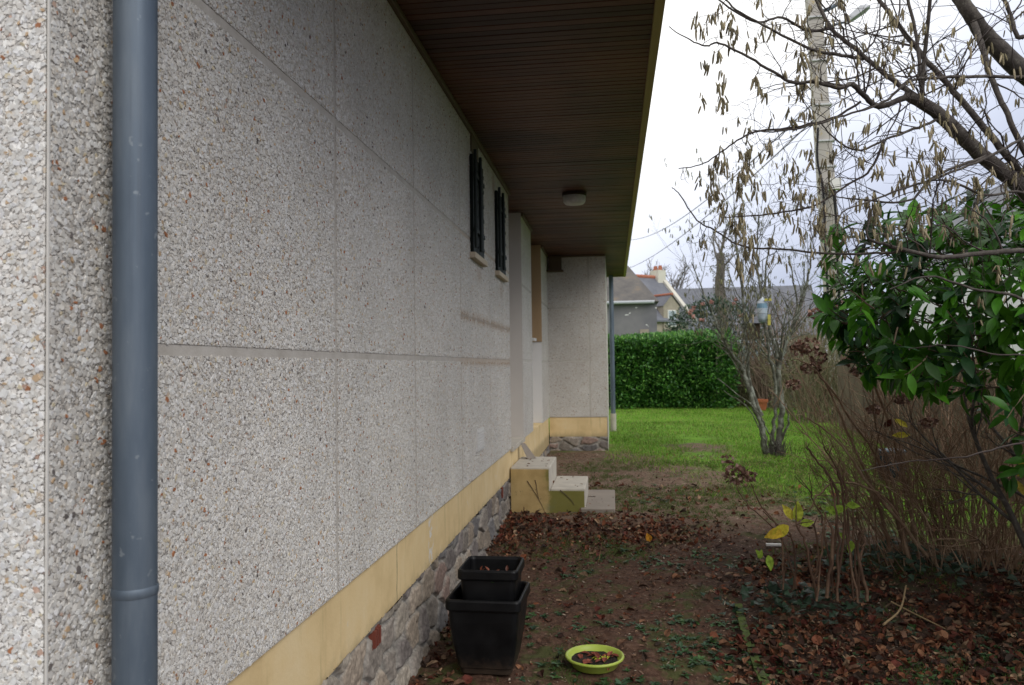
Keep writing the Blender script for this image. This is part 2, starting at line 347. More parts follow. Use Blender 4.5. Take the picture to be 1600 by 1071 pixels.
nx_, ny_ = len(gx), len(gy); I = np.arange(ny_ - 1)[:, None] * nx_ + np.arange(nx_ - 1)[None]
Fg = np.stack([I, I + 1, I + nx_ + 1, I + nx_], -1).reshape(-1, 4)
b = NB('garden_ground'); X, Y, Z = b.xyz()
soil = b.ramp(b.noise(30, 8, .7), [(.25, (.028, .014, .009)), (.45, (.070, .036, .023)), (.6, (.115, .064, .042)), (.78, (.18, .12, .088))])
soil2 = b.ramp(b.noise(22, 8, .7), [(.3, (.085, .054, .037)), (.5, (.15, .098, .067)), (.7, (.22, .158, .115))])
soil = b.mix(gt(b, b.math('MULTIPLY_ADD', b.noise(1.1, 4), 2.5, Y), 7.6, 9.2), soil, soil2)
soil = b.mix(b.math('MULTIPLY', gt(b, b.noise(3.5, 7, .7), .50, .60), .7), soil, (.055, .075, .02))
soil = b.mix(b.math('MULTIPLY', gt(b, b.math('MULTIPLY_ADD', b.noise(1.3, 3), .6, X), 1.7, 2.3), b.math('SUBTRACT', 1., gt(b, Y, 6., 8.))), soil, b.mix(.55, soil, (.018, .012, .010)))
lawn = b.ramp(b.noise(3, 8, .7), [(.3, (.08, .11, .015)), (.45, (.09, .19, .012)), (.6, (.12, .26, .014)), (.75, (.18, .28, .03))])
lm = b.math('MULTIPLY_ADD', b.noise(.9, 5, .6), 5.0, Y); lm = b.math('SUBTRACT', lm, b.math('MULTIPLY', b.math('SUBTRACT', 1., gt(b, X, .9, 2.2)), 2.6))
lm = b.math('ADD', lm, b.math('MULTIPLY', gt(b, X, 2.2, 3.8), 3.4)); lm = gt(b, lm, 12.4, 13.8)
dxx = b.math('DIVIDE', b.math('SUBTRACT', b.math('MULTIPLY_ADD', b.noise(1.2, 4), 1.4, X), 3.08), .42); dyy = b.math('DIVIDE', b.math('SUBTRACT', b.math('MULTIPLY_ADD', b.noise(.8, 3), 3., Y), 14.8), .85); dd = b.math('ADD', b.math('MULTIPLY', dxx, dxx), b.math('MULTIPLY', dyy, dyy))
lm = b.math('MULTIPLY', lm, gt(b, b.math('MULTIPLY', b.math('MULTIPLY_ADD', b.noise(4, 4), 2., 0.), dd), .5, 1.6))
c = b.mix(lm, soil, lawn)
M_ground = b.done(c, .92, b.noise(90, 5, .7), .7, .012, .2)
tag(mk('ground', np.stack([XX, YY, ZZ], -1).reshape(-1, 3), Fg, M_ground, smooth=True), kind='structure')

# ------------------------------------------------------------------ house
house = empty('house', (0, 0, 0), 'pebble-dashed bungalow with brown slatted eaves, yellow band and stone footing filling the left side', 'house')
TOP, PB = 3.40, .75
def grid_panels(g, u0, u1, us, v0, v1, vs, holes, gap, put, norow=None):
    """rectangles between joints, minus holes"""
    cu = [u0] + us + [u1]; cv = [v0] + vs + [v1]
    for i in range(len(cu) - 1):
        cvv = [v0, v1] if norow and norow(i) else cv
        for j in range(len(cvv) - 1):
            a0 = cu[i] + (gap[0] if i else 0); a1 = cu[i + 1] - (gap[0] if i < len(cu) - 2 else 0)
            b0 = cvv[j] + (gap[1] if j else 0); b1 = cvv[j + 1] - (gap[1] if j < len(cvv) - 2 else 0)
            xs = sorted({a0, a1} | {h[k] for h in holes for k in (0, 1) if a0 < h[k] < a1}); ys = sorted({b0, b1} | {h[k] for h in holes for k in (2, 3) if b0 < h[k] < b1})
            for p in range(len(xs) - 1):
                for q in range(len(ys) - 1):
                    mu, mv = (xs[p] + xs[p + 1]) / 2, (ys[q] + ys[q + 1]) / 2
                    if any(h[0] < mu < h[1] and h[2] < mv < h[3] for h in holes): continue
                    put(xs[p], xs[p + 1], ys[q], ys[q + 1])
W1 = (5.76, 6.27, 2.46, 3.20); W2 = (7.02, 7.56, 2.47, 3.20)
def quadX(g, x):  return lambda a, b_, c_, d: g.add([(x, a, c_), (x, b_, c_), (x, b_, d), (x, a, d)], [(0, 1, 2, 3)])
# core wall (joint surface 6 mm behind the panels) with real thickness
g = G()
def coreb(a, b_, c_, d): g.box((-.30, a, c_), (-.0022, b_, d))
grid_panels(g, 1.36, 7.97, [], PB, TOP + .1, [], [W1, W2], (0, 0), coreb)
g.mk('wall', M_joint, house)
for a_, b_ in (((-.30, 9.10, PB), (-.0022, 10.2, TOP + .1)), ((-.30, 11.6, PB), (-.0022, 12.795, TOP + .1)), ((.006, 12.8025, PB), (.943, 15.7, TOP + .1))): g = G(); g.box(a_, b_); g.mk('wall', M_joint, house)
g = G(); pz = [1.65, 2.555]
def bx_panel(a, b_, c_, d): g.box((-.0021, a, c_), (0, b_, d))
grid_panels(g, 1.34, 7.97, [1.62, 2.877, 4.077, 5.358, 6.647], PB, TOP - .001, pz, [W1, W2], (.012, .0145), bx_panel, lambda i: i == 0)
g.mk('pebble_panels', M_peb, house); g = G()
grid_panels(g, 9.10, 10.2, [], PB, TOP - .001, [1.66, 2.555], [], (.009, .017), bx_panel)
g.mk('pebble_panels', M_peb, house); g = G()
grid_panels(g, 11.6, 12.80, [], PB, TOP - .001, [1.66, 2.555], [], (.009, .017), bx_panel)
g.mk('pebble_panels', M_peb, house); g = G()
def bx_ann(a, b_, c_, d): g.box((a, 12.80, c_), (b_, 12.8024, d))
grid_panels(g, .001, .95, [.67], PB + .01, TOP - .001, [1.667, 2.54], [], (.013, .013), bx_ann, lambda i: i == 1)
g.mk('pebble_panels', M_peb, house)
g = G(); g.box((-7, 1.34, PB), (-.0075, 1.359, TOP + .6)); g2 = G(); g2.box((-.004, 1.3380, PB), (.0008, 1.3435, TOP - .002)); bevel(g2.mk('corner_bead', simple('arris_mortar', (.56, .54, .50), .85, .15, 12), house), .001, 1)
tag(g.mk('end_wall', M_peb_end, house), 'pebble-dash end wall, painted brighter for the open sky it faces')
g = G(); g.box((.9437, 12.808, -.05), (.951, 15.7, TOP)); g.mk('side_wall', M_cream, house)
g = G(); g.box((-7, 1.37, -.1), (-.31, 15.7, TOP)); g.mk('inner_wall', M_dark, house)
# real stone chips standing proud of the near panels
M_chip = attr_mat('white_stone_chips', .7, .3, .12, 70, 0, .0012)
def chips(name, parent, n, u0, u1, v0, v1, put, seed, skip=None, tint=(1, 1, 1), far=0):
    r = np.random.RandomState(seed); u = r.uniform(u0, u1, n); v = r.uniform(v0, v1, n)
    if skip is not None: k = ~skip(u, v); u = u[k]; v = v[k]
    n = len(u); VV = []; FQ = []; FH = []; CC = []; off = 0
    pal = np.array([(.70, .68, .64), (.76, .75, .72), (.67, .64, .59), (.72, .69, .64), (.62, .58, .52), (.78, .77, .76), (.56, .40, .25), (.40, .17, .08), (.17, .15, .14), (.66, .58, .42)])
    w_ = np.array([.22, .2, .15, .15, .09, .13, .022, .010, .008, .02]); cc = pal[r.choice(10, n, p=w_ / w_.sum())] * r.uniform(.94, 1.03, (n, 1)) * tint * (.86, .85, .83)
    big = vnoise(u, v, seed + 3, 4, 2.2); cc = cc * (.86 + .22 * big)[:, None] * (.90 + .16 * vnoise(u, v * .12, seed + 8, 3, 7))[:, None]
    if far: q_ = np.clip(np.exp(-((v - 1.965) / .035) ** 2) + np.exp(-((v - 1.635) / .03) ** 2) + .6 * np.exp(-((v - 2.33) / .07) ** 2) * (np.exp(-((u - 6.15) / .12) ** 2) + np.exp(-((u - 7.4) / .12) ** 2)) + .7 * np.exp(-((u - 6.95) / .06) ** 2) * sst(3.0, 3.2, v), 0, 1) * sst(.25, .55, vnoise(u, v, 5, 3, 9)); cc = cc * (1 - q_[:, None] * np.array([.28, .42, .55]))
    ln = r.uniform(.0042, .0098, n) * np.where(r.rand(n) < .12, 1.25, 1); asp = r.uniform(.45, .95, n); th = r.uniform(0, 6.283, n); h = r.uniform(.0008, .0023, n)
    K = 6; a = np.arange(K) * 2 * math.pi / K + r.uniform(-.32, .32, (n, K)); rad = r.uniform(.72, 1.12, (n, K)); ex, ey = rad * np.cos(a) * ln[:, None], rad * np.sin(a) * (ln * asp)[:, None]
    ct, st_ = np.cos(th)[:, None], np.sin(th)[:, None]; X1, Y1 = ex * ct - ey * st_, ex * st_ + ey * ct; tx, ty = r.normal(0, .11, (n, 1)), r.normal(0, .11, (n, 1))
    zt_ = h[:, None] + (X1 * tx + Y1 * ty) * .8; P0 = put(u[:, None] + X1 * 1.0, v[:, None] + Y1, zt_ * 0 - .002); P1 = put(u[:, None] + X1 * .80, v[:, None] + Y1 * .80, zt_)
    P = np.stack([P0, P1], 1).reshape(n, 2 * K, 3); o_ = np.arange(n)[:, None, None] * 2 * K; q = np.arange(K)
    fq = np.stack([q, (q + 1) % K, (q + 1) % K + K, q + K], -1)[None] + o_; fh = (np.arange(K) + K)[None, None] + o_
    return tag(mk(name, P.reshape(-1, 3), [fq.reshape(-1, 4), fh.reshape(-1, K)], M_chip, parent, None, np.repeat(cc, 2 * K, axis=0)), kind='stuff')
def skipj(u, v):
    m = ((u > W1[0]) & (u < W1[1]) & (v > W1[2] - .045) & (v < W1[3])) | ((u > W2[0]) & (u < W2[1]) & (v > W2[2] - .045) & (v < W2[3])) | ((np.abs(u - 6.06) < .17) & (np.abs(v - 1.03) < .09)) | ((u > 5.36) & (np.abs(v - 1.965) < .009))
    for q in (2.877, 4.077, 5.358, 6.647): m |= np.abs(u - q) < .0175
    for q in pz: m |= (np.abs(v - q) < .0175) & (u > 1.62)
    return m | (np.abs(u - 1.62) < .014)
chips('pebble_chips', house, 108000, 1.345, 5.35, .755, 3.36, lambda u, v, h: np.stack([h, u + 0 * h, v + 0 * h], -1), 101, skipj)
chips('pebble_chips', house, 46000, 5.35, 7.96, .755, 3.36, lambda u, v, h: np.stack([h, u + 0 * h, v + 0 * h], -1), 103, skipj, far=1)
chips('pebble_chips', house, 11000, -.55, -.012, .9, 2.6, lambda u, v, h: np.stack([u + 0 * h, 1.34 - h, v + 0 * h], -1), 102, None, (1.05, 1.075, 1.12))  # tint paints the same skylight onto the end wall chips
# yellow band, stone footing
g = G(); g.box((-.31, 1.35, .46), (-.012, 7.97, PB - .002)); g.box((-.31, 7.97, .3), (-.013, 12.81, PB - .003)); g.box((-.30, 9.1, .3), (-.0125, 10.2, PB - .001))
g.box((.0, 12.811, .43), (.938, 15.69, PB + .008)); bevel(g.mk('yellow_band', M_yel, house), .003)
def rubble(name, u0, u1, v0, v1, put, seed, step=.007, sx=.24, sy=.145):
    r = np.random.RandomState(seed); seeds = []; v = v0 - .1; k = 0
    while v < v1 + .1:
        u = u0 - .2 - (k % 2) * .1
        while u < u1 + .3: seeds.append((u + r.uniform(-.05, .05), v + r.uniform(-.035, .035))); u += sx * r.uniform(.65, 1.5)
        v += sy * r.uniform(.85, 1.2); k += 1
    Sd = np.array(seeds); us = np.arange(u0, u1, step); vs = np.linspace(v0, v1, int((v1 - v0) / step) + 1)
    U, V_ = np.meshgrid(us, vs); wu = U + (vnoise(U, V_, seed, 3, 12) - .5) * .06; wv = V_ + (vnoise(U, V_, seed + 5, 3, 12) - .5) * .05
    D = np.sqrt(((wu[..., None] - Sd[:, 0]) * .62) ** 2 + (wv[..., None] - Sd[:, 1]) ** 2)
    ids = np.argsort(D, axis=-1)[..., :2]; d1 = np.take_along_axis(D, ids[..., :1], -1)[..., 0]; d2 = np.take_along_axis(D, ids[..., 1:2], -1)[..., 0]; ids = ids[..., 0]
    e_ = (d2 - d1); hb = sst(.008, .035, e_); sr = r.rand(len(Sd))
    h = hb * (.014 + .016 * sr[ids]) + (vnoise(U, V_, seed + 9, 4, 30) - .5) * .012 * (.4 + hb)
    pal = np.array([(.22, .19, .16), (.27, .22, .17), (.18, .155, .14), (.30, .26, .21), (.24, .17, .14), (.15, .14, .135)])
    cc = pal[r.randint(0, len(pal), len(Sd))][ids] * (.8 + .4 * r.rand(len(Sd)))[ids][..., None]
    mort = np.array([.26, .24, .21]) * (.8 + .4 * vnoise(U, V_, seed + 2, 4, 20))[..., None]
    C_ = mort * (1 - hb[..., None]) + cc * hb[..., None]; C_ *= (.75 + .5 * vnoise(U, V_, seed + 4, 4, 25))[..., None]
    P = put(U, V_, h).reshape(-1, 3); n, m = U.shape; I = np.arange(n - 1)[:, None] * m + np.arange(m - 1)[None]
    return mk(name, P, np.stack([I, I + 1, I + m + 1, I + m], -1).reshape(-1, 4), M_stone, house, None, C_.reshape(-1, 3), True)
rubble('stone_footing', 1.36, 7.95, -.12, .47, lambda U, V_, h: np.stack([-.028 + h + .03 * sst(.25, 0, V_) * 1, U, V_], -1), 5)
rubble('stone_footing', 0.0, .95, .02, .435, lambda U, V_, h: np.stack([U, 12.80 - h, V_], -1), 9, .012, .3, .11)
rubble('stone_footing', 8.9, 12.8, .0, .31, lambda U, V_, h: np.stack([-.02 + h, U, V_], -1), 19, .012, .3, .14)
# windows with dark green shutters and bars
def window(y0, y1, z0, z1):
    g = G(); t = .03
    for a, c_ in (((-.16, y0, z0), (-.12, y0 + t, z1)), ((-.16, y1 - t, z0), (-.12, y1, z1)), ((-.16, y0 + t, z0), (-.12, y1 - t, z0 + t)), ((-.16, y0 + t, z1 - t), (-.12, y1 - t, z1))): g.box(a, c_)
    wf = g.mk('window', M_white, house)
    g = G(); g.box((-.142, y0 + t, z0 + t), (-.138, y1 - t, z1 - t)); g.mk('pane', M_glass, wf)
    g = G(); g.box((-.115, y0 - .03, z0 - .045), (.045, y1 + .04, z0 - .002)); bevel(g.mk('window_sill', M_sill, house), .004)
    for k, yy in enumerate((y0 + .012, (y0 + y1) / 2 + .008)):
        ww = (y1 - y0) / 2 - .02
        g = G(); g.box((-.005, yy, z0 + .01), (.025, yy + ww, z1 + .01))
        for q in range(6):
            zc = z0 + .06 + q * (z1 - z0 - .1) / 5.4; g.box((.0255, yy + .03, zc), (.034, yy + ww - .03, zc + .03))
        s_ = g.mk('shutter', M_green, house); bevel(s_, .003)
        for zc in (z0 + .16, z1 - .16): g = G(); g.box((.035, yy - .02, zc), (.043, yy + ww * .8, zc + .03)); g.tube([(.046, yy - .02, zc - .02), (.046, yy - .02, zc + .05)], .012, 8); g.mk('hinge', M_green, s_)
    for yy in (y0 - .02, y0 + (y1 - y0) * .42):
        g = G(); g.tube([(.048, yy, z0 + .03), (.048, yy, z1 + .03)], .013, 8); g.mk('bar', M_green, house)
window(*W1); window(*W2)
g = G(); g.box((-.001, 5.90, .945), (.012, 6.22, 1.115))
for k in range(7): g.box((.0125, 5.92, .96 + k * .021), (.017, 6.20, .971 + k * .021))
g.mk('vent_grille', M_white, house)
g = G(); g.box((-.05, 3.325, .37), (-.008, 3.425, .458))
for k in range(3): g.box((-.0079, 3.330 + k * .032, .378), (.004, 3.350 + k * .032, .452))
g.mk('air_brick', simple('dark_terracotta', (.17, .045, .028), .85, .35, 20), house)
g = G(); g.box((-.05, 7.30, .36), (-.002, 7.36, .455)); g.mk('air_brick', bpy.data.materials['dark_terracotta'], house)
g = G(); g.box((0.001, 5.80, 3.24), (.012, 6.10, 3.385)); g.mk('vent_plate', M_trim, house)
# recesses
for a_, b_ in (((-.306, 9.094, PB), (-.001, 9.0995, TOP)), ((-.306, 7.9705, PB), (-.001, 7.976, TOP))): g = G(); g.box(a_, b_); g.mk('door_reveal', M_grey, house)
g = G(); g.box((-.32, 7.98, PB + .03), (-.27, 9.09, TOP)); dr = g.mk('door', M_white, house)
g = G(); g.tube([(-.26, 8.1, 1.75), (-.22, 8.1, 1.75), (-.22, 8.22, 1.75)], .01, 8); g.mk('handle', M_zinc, dr)
g = G(); g.box((-.30, 7.975, PB - .03), (.018, 9.095, PB + .02)); bevel(g.mk('door_sill', M_conc, house), .004)
g = G(); g.box((-.20, 10.2005, PB), (-.14, 11.585, TOP)); g.mk('recess_panel', M_white, house); g = G(); g.box((-.30, 11.590, PB), (-.002, 11.5995, 1.95)); g.mk('recess_panel', M_white, house)
g = G(); g.box((-.30, 11.575, 1.955), (.004, 11.5995, TOP)); 
for k in range(4): g.box((-.13 + k * .032, 11.571, 1.96), (-.105 + k * .032, 11.5749, TOP - .01))
tag(g.mk('folded_shutter', M_tan, house), 'tan wooden shutter panel folded in the recess')
g = G(); g.box((-.14, 10.205, 1.93), (.03, 10.5, 1.965)); g.mk('window_sill', M_white, house)
g = G(); g.box((.03, 12.70, 3.16), (.24, 12.799, 3.385)); g.box((.0, 12.66, 3.13), (.27, 12.799, 3.158)); tag(bevel(g.mk('vent_hood', M_wood, house)), 'small brown wooden box under the eaves')
# soffit boards, trims, fascia, roof
g = G(); y = 1.18
while y < 15.9:
    xl = -.0 if y < 12.78 else (.951 if y < 15.7 else -3)
    xl = -3 if y < 1.30 else xl
    dz = rs.uniform(-.0015, .0015); xl2 = -.35 if (7.97 < y < 9.05 or 10.2 < y < 11.55) else xl + .0
    V = [(xl2, y + .004, TOP + dz), (xl2, y + .056, TOP + dz), (xl2, y + .062, TOP + .012), (xl2, y + .0621, TOP + .02), (xl2, y, TOP + .02), (xl2, y, TOP + .012)]
    V2 = [(1.286, p[1], p[2]) for p in V]
    g.add(V + V2, [(0, 1, 7, 6), (1, 2, 8, 7), (2, 3, 9, 8), (3, 4, 10, 9), (4, 5, 11, 10), (5, 0, 6, 11)]); y += .062
g.mk('soffit', M_soff, house)
g = G(); g.box((-7, 1.16, TOP + .021), (1.285, 15.9, TOP + .06)); roof = g.mk('roof', M_slate, house)
V = [(1.36, 1.1, TOP + .16), (1.36, 16, TOP + .16), (-4, 16, TOP + 2.3), (-4, 1.1, TOP + 2.3), (1.36, 1.1, TOP + .19), (1.36, 16, TOP + .19), (-4, 16, TOP + 2.35), (-4, 1.1, TOP + 2.35), (-9, 1.1, TOP + .3), (-9, 16, TOP + .3)]
mk('roof_slates', V, [np.array([(0, 1, 2, 3), (4, 7, 6, 5), (0, 4, 5, 1), (7, 8, 9, 6)]), np.array([(0, 3, 8), (1, 9, 2)])], M_slate, house)
g = G(); g.box((1.287, 1.14, TOP - .022), (1.336, 15.98, TOP + .15)); g.box((-7, 1.10, TOP - .02), (1.286, 1.139, TOP + .16)); g.box((-3, 15.93, TOP - .022), (1.2865, 15.975, TOP + .15)); bevel(g.mk('fascia', M_fascia, house), .003)
for a_, b_ in (((.0, 1.36, TOP - .035), (.028, 7.97, TOP - .002)), ((.0, 9.1, TOP - .035), (.028, 10.2, TOP - .002)), ((.0, 11.6, TOP - .035), (.028, 12.76, TOP - .002)), ((.0, 12.765, TOP - .03), (.95, 12.799, TOP - .002))): g = G(); g.box(a_, b_); bevel(g.mk('eaves_trim', M_trim, house), .004)

# downpipes
def downpipe(x, y, z0, z1, r, zs, label, foot=None):
    t = empty('downpipe', (x, y, z0), label, 'drainpipe', 'zinc drainpipes on the house')
    g = G(); zz = np.linspace(z0, z1, 30); g.tube(np.stack([np.full(30, x), np.full(30, y), zz], -1), r, 40); g.mk('pipe', M_zinc, t, smooth=True)
    for z in zs:
        g = G(); g.lathe((x, y, z), [(r + .0005, -.010), (r + .0022, -.006), (r + .0026, 0), (r + .0022, .006), (r + .0005, .010)], 40); g.mk('collar', M_zinc, t, smooth=True)
    for z in (z0 + .9, z1 - .25):
        g = G(); g.tube([(x - r - .04, y + .0, z), (x - r + .005, y, z)], .006, 6); g.mk('bracket', M_zinc, t)
    return t
downpipe(.066, 1.508, .02, TOP, .043, [1.15, 3.1], 'thick blue-grey zinc drainpipe in front of the near wall corner')
t2 = downpipe(1.035, 15.82, .62, TOP - .0, .047, [.72, 3.2], 'slim distant drainpipe at the far corner of the house beside the lawn')
g = G(); g.tube([(1.035, 15.82, .27), (1.035, 15.82, .62)], .06, 16); g.mk('pipe_foot', M_conc, t2, smooth=True)

# ceiling lamp
t = empty('ceiling_lamp', (.677, 8.15, TOP), 'round frosted glass lamp fixed under the brown eaves', 'lamp')
g = G(); g.lathe((.677, 8.15, TOP), [(0, -.001), (.128, -.001), (.13, -.03), (.118, -.035)], 32); g.mk('base', M_black, t, smooth=False)
b = NB('frosted_glass'); M_frost = b.done(b.ramp(b.noise(20, 3), [(.3, (.42, .40, .36)), (.7, (.55, .53, .49))]), .35, b.n('ShaderNodeTexWave', i_Scale=14., wave_type='RINGS').outputs['Fac'], .4, .003, .5)
g = G(); g.lathe((.677, 8.15, TOP), [(.118, -.034), (.120, -.05), (.116, -.09), (.10, -.112), (.05, -.122), (0.001, -.124)], 32); g.mk('glass_cover', M_frost, t, smooth=True)

# concrete steps
t = empty('door_steps', (0, 7.87, .1), 'two concrete door steps with mossy yellow painted sides', 'steps')
def rbox(g, a, b_): g.box(a, b_)
g = G(); g.box((.0, 7.874, .0), (.40, 8.80, .575)); bevel(g.mk('upper_step', M_conc, t), .014, 4)
g = G(); g.box((.401, 7.875, .0), (.752, 8.79, .362)); bevel(g.mk('lower_step', M_conc, t), .014, 4)
g = G(); g.box((.004, 7.866, .0), (.388, 7.8735, .555)); g.mk('painted_side', M_mossy, t)
g = G(); g.box((.389, 7.867, .0), (.742, 7.8745, .34)); g.mk('painted_side', M_mossy, t)
# twig-like crack lines (ivy stems) on step side
g = G()
for P in ([(.17, .44), (.21, .38), (.26, .30), (.31, .21), (.345, .13)], [(.25, .45), (.262, .40), (.27, .33), (.285, .26)], [(.50, .35), (.56, .30), (.62, .24), (.64, .2)]):
    g.tube([(p[0], 7.863, p[1]) for p in P], [.0045 - .0008 * i for i in range(len(P))], 5)
o = g.mk('ivy_stem', M_wood, None, (.3, 7.86, .2)); tag(o, 'dead brown ivy stem clinging to the yellow side of the door steps', 'stem')
g = G(); g.box((.705, 7.80, .02), (1.045, 9.0, .178)); o = bevel(g.mk('paving_slab', M_slab, None, (.87, 8.4, .02)), .01, 3); tag(o, 'flat grey slab lying at the foot of the door steps', 'slab')
g = G(); V = []
for (yy, zz, w_) in ((8.86, .575, .075), (8.95, .74, .07), (9.0, .82, .045)): V += [(.005, yy, zz), (.005 + w_ * 0 + .03, yy, zz), (.03 + .02, yy + .02, zz), (.02, yy + .02, zz)]
g = G(); g.add([(.10, 8.55, .577), (.19, 8.60, .577), (.19, 8.63, .577), (.10, 8.58, .577), (.012, 8.62, .745), (.06, 8.68, .735), (.06, 8.71, .735), (.012, 8.65, .745)],
      [(0, 3, 2, 1), (4, 5, 6, 7), (0, 1, 5, 4), (1, 2, 6, 5), (2, 3, 7, 6), (3, 0, 4, 7)])
tag(bevel(g.mk('stone_piece', M_slab, None, (.1, 8.6, .577)), .006), 'thin grey stone piece leaning against the wall on the upper step', 'stone')

# ------------------------------------------------------------------ planters
def sq_ring(cx, cy, h, z, r=.03, k=5, tw=0):
    P = []
    for q, (sx, sy) in enumerate(((1, 1), (-1, 1), (-1, -1), (1, -1))):
        for i in range(k + 1):
            a = (q * 90 + i * 90 / k) * math.pi / 180; P.append((cx + sx * (h - r) + r * math.cos(a), cy + sy * (h - r) + r * math.sin(a), z))
    P = np.array(P)
    if tw: ca, sa = math.cos(tw), math.sin(tw); d = P[:, :2] - (cx, cy); P[:, 0] = cx + d[:, 0] * ca - d[:, 1] * sa; P[:, 1] = cy + d[:, 0] * sa + d[:, 1] * ca
    return P
def planter(cx, cy, z0, prof, label, soilz, tw, tilt=0, group='black square planters by the wall'):
    t = empty('square_planter', (cx, cy, z0), label, 'planter', group)
    rings = [sq_ring(cx, cy, h, z0 + z, min(.03, h * .3), 5, tw) for h, z in prof]; k = len(rings[0]); V = np.concatenate(rings)
    i = np.arange(len(rings) - 1)[:, None] * k; j = np.arange(k)[None]; j2 = (j + 1) % k
    F = [np.stack([i + j, i + j2, i + k + j2, i + k + j], -1).reshape(-1, 4), np.array([list(range(k))[::-1]])]
    o = mk('pot', V, F, M_black, t, smooth=False)
    m = o.modifiers.new('bevel', 'BEVEL'); m.width = .003; m.segments = 2; m.angle_limit = R_(30)
    h = np.interp(soilz, [p[1] for p in prof if 1][-4:][::-1], [p[0] for p in prof][-4:][::-1]) if 0 else prof[-1][0] + .0
    n = 22; u = np.linspace(-h, h, n); U, V2 = np.meshgrid(u, u); z = z0 + soilz + (vnoise(U, V2, 5, 4, 30) - .5) * .02
    ca, sa = math.cos(tw), math.sin(tw); P = np.stack([cx + U * ca - V2 * sa, cy + U * sa + V2 * ca, z], -1).reshape(-1, 3); I = np.arange(n - 1)[:, None] * n + np.arange(n - 1)[None]
    mk('soil', P, np.stack([I, I + 1, I + n + 1, I + n], -1).reshape(-1, 4), M_soilp, t)
    return t
HB = .40
planter(.382, 4.095, .035, [(.132, 0), (.135, .03), (.142, .032), (.165, .16), (.178, .27), (.181, .33), (.192, .332), (.195, .34), (.195, .378), (.19, .388), (.180, .388), (.176, .38), (.172, .3), (.155, .17)], 'large black square plastic planter standing on the soil by the stone footing', .17, -.03)
sp = planter(.395, 4.12, .243, [(.115, 0), (.122, .012), (.140, .2), (.145, .262), (.155, .264), (.158, .272), (.158, .306), (.153, .315), (.145, .315), (.141, .30), (.136, .225)], 'smaller black square planter with weeds stacked inside the larger one', .235, -.01)
LT, LF = leaf_t(3, .5, .2, -.2)
n = 60; P = np.stack([.405 + rs.uniform(-.12, .12, n), 4.12 + rs.uniform(-.12, .12, n), np.full(n, .243 + .245)], -1)
P[:30, 0] = .42 + rs.normal(0, .025, 30); P[:30, 1] = 4.05 + rs.normal(0, .04, 30)
fw = np.stack([rs.normal(0, 1, n), rs.normal(0, 1, n), rs.uniform(.1, 1, n)], -1)
cc = np.where((np.arange(n) < 30)[:, None], np.array([.06, .16, .03]), np.array([.22, .07, .04])) * rs.uniform(.6, 1.3, (n, 1))
V, F, C_ = scatter(LT, LF, P, fw, (0, 0, 1), rs.uniform(.02, .04, n), cc); tag(mk('weeds', V, F, M_leaf, sp, None, C_), kind='stuff')
# lime bowl
t = empty('plant_bowl', (.928, 4.125, .035), 'low lime green plastic bowl of soil and dead leaves on the ground', 'bowl')
g = G(); g.lathe((.928, 4.125, .035), [(.001, .003), (.108, .0), (.115, .006), (.140, .042), (.151, .048), (.154, .053), (.152, .059), (.145, .061), (.139, .057), (.133, .049), (.118, .026), (.001, .022)], 48); g.mk('bowl', M_lime, t, smooth=True)
n = 16; u = np.linspace(0, 1, n); an = np.linspace(0, 2 * math.pi, 33)[:-1]; RR, AA = np.meshgrid(u * .122, an); xx = .928 + RR * np.cos(AA); yy = 4.125 + RR * np.sin(AA)
P = np.stack([xx, yy, .035 + .034 + (vnoise(xx, yy, 9, 3, 40) - .5) * .02], -1).reshape(-1, 3); I = np.arange(32)[:, None] * n + np.arange(n - 1)[None]; J = ((np.arange(32) + 1) % 32)[:, None] * n + np.arange(n - 1)[None]
mk('soil', P, np.stack([I, I + 1, J + 1, J], -1).reshape(-1, 4), M_soilp, t)
n = 26; P = np.stack([.928 + rs.uniform(-.09, .09, n), 4.125 + rs.uniform(-.08, .08, n), np.full(n, .076)], -1)
yl = np.arange(n) < 11; P[:11, 0] = .975 + rs.normal(0, .02, 11); P[:11, 1] = 4.13 + rs.normal(0, .025, 11)
cc = np.where(yl[:, None], np.array([.42, .42, .04]), np.array([.20, .055, .035])) * rs.uniform(.7, 1.2, (n, 1))
fw = np.stack([rs.normal(0, 1, n), rs.normal(0, 1, n), rs.uniform(-.1, .4, n)], -1)
V, F, C_ = scatter(LT, LF, P, fw, (0, 0, 1), np.where(yl, .035, .06), cc); mk('leaves', V, F, M_dead, t, None, C_)

# ------------------------------------------------------------------ branching helper
def wander(p, d, ln, n, jit, grav, r):
    P = [np.array(p, float)]; d = unit(d)
    for i in range(n):
        d = unit(d + r.normal(0, jit, 3) + np.array([0, 0, grav])); P.append(P[-1] + d * ln / n)
    return np.array(P), d
def grow(g, p, d, ln, rad, lev, r, jit=.16, grav=0., nk=4, tips=None, spread=.7, k=5, ratio=.6, n=7, allp=None, ch=None, rmin=.0012):
    P, dl = wander(p, d, ln, n, jit, grav, r); rr = np.linspace(rad, rad * .45, n + 1)
    g.tube(P, rr, k if rad > .004 else 3, cap=False)
    if allp is not None and lev <= 1: allp.extend(list(P[2:]))
    if lev == 0:
        if tips is not None: tips.append((P[-1], dl))
        return
    for i in range(nk):
        t = r.uniform(.25, 1) if i else 1.; j = min(n, max(1, int(t * n))); dd = unit(P[j] - P[j - 1])
        nd = unit(dd + r.normal(0, spread, 3)); grow(g, P[j], nd, ln * ratio * r.uniform(.7, 1.15), max(rad * .5 * (1.1 - .3 * t), rmin), lev - 1, r, jit, grav, nk, tips, spread, k, ratio, max(4, n - 1), allp, None, rmin)
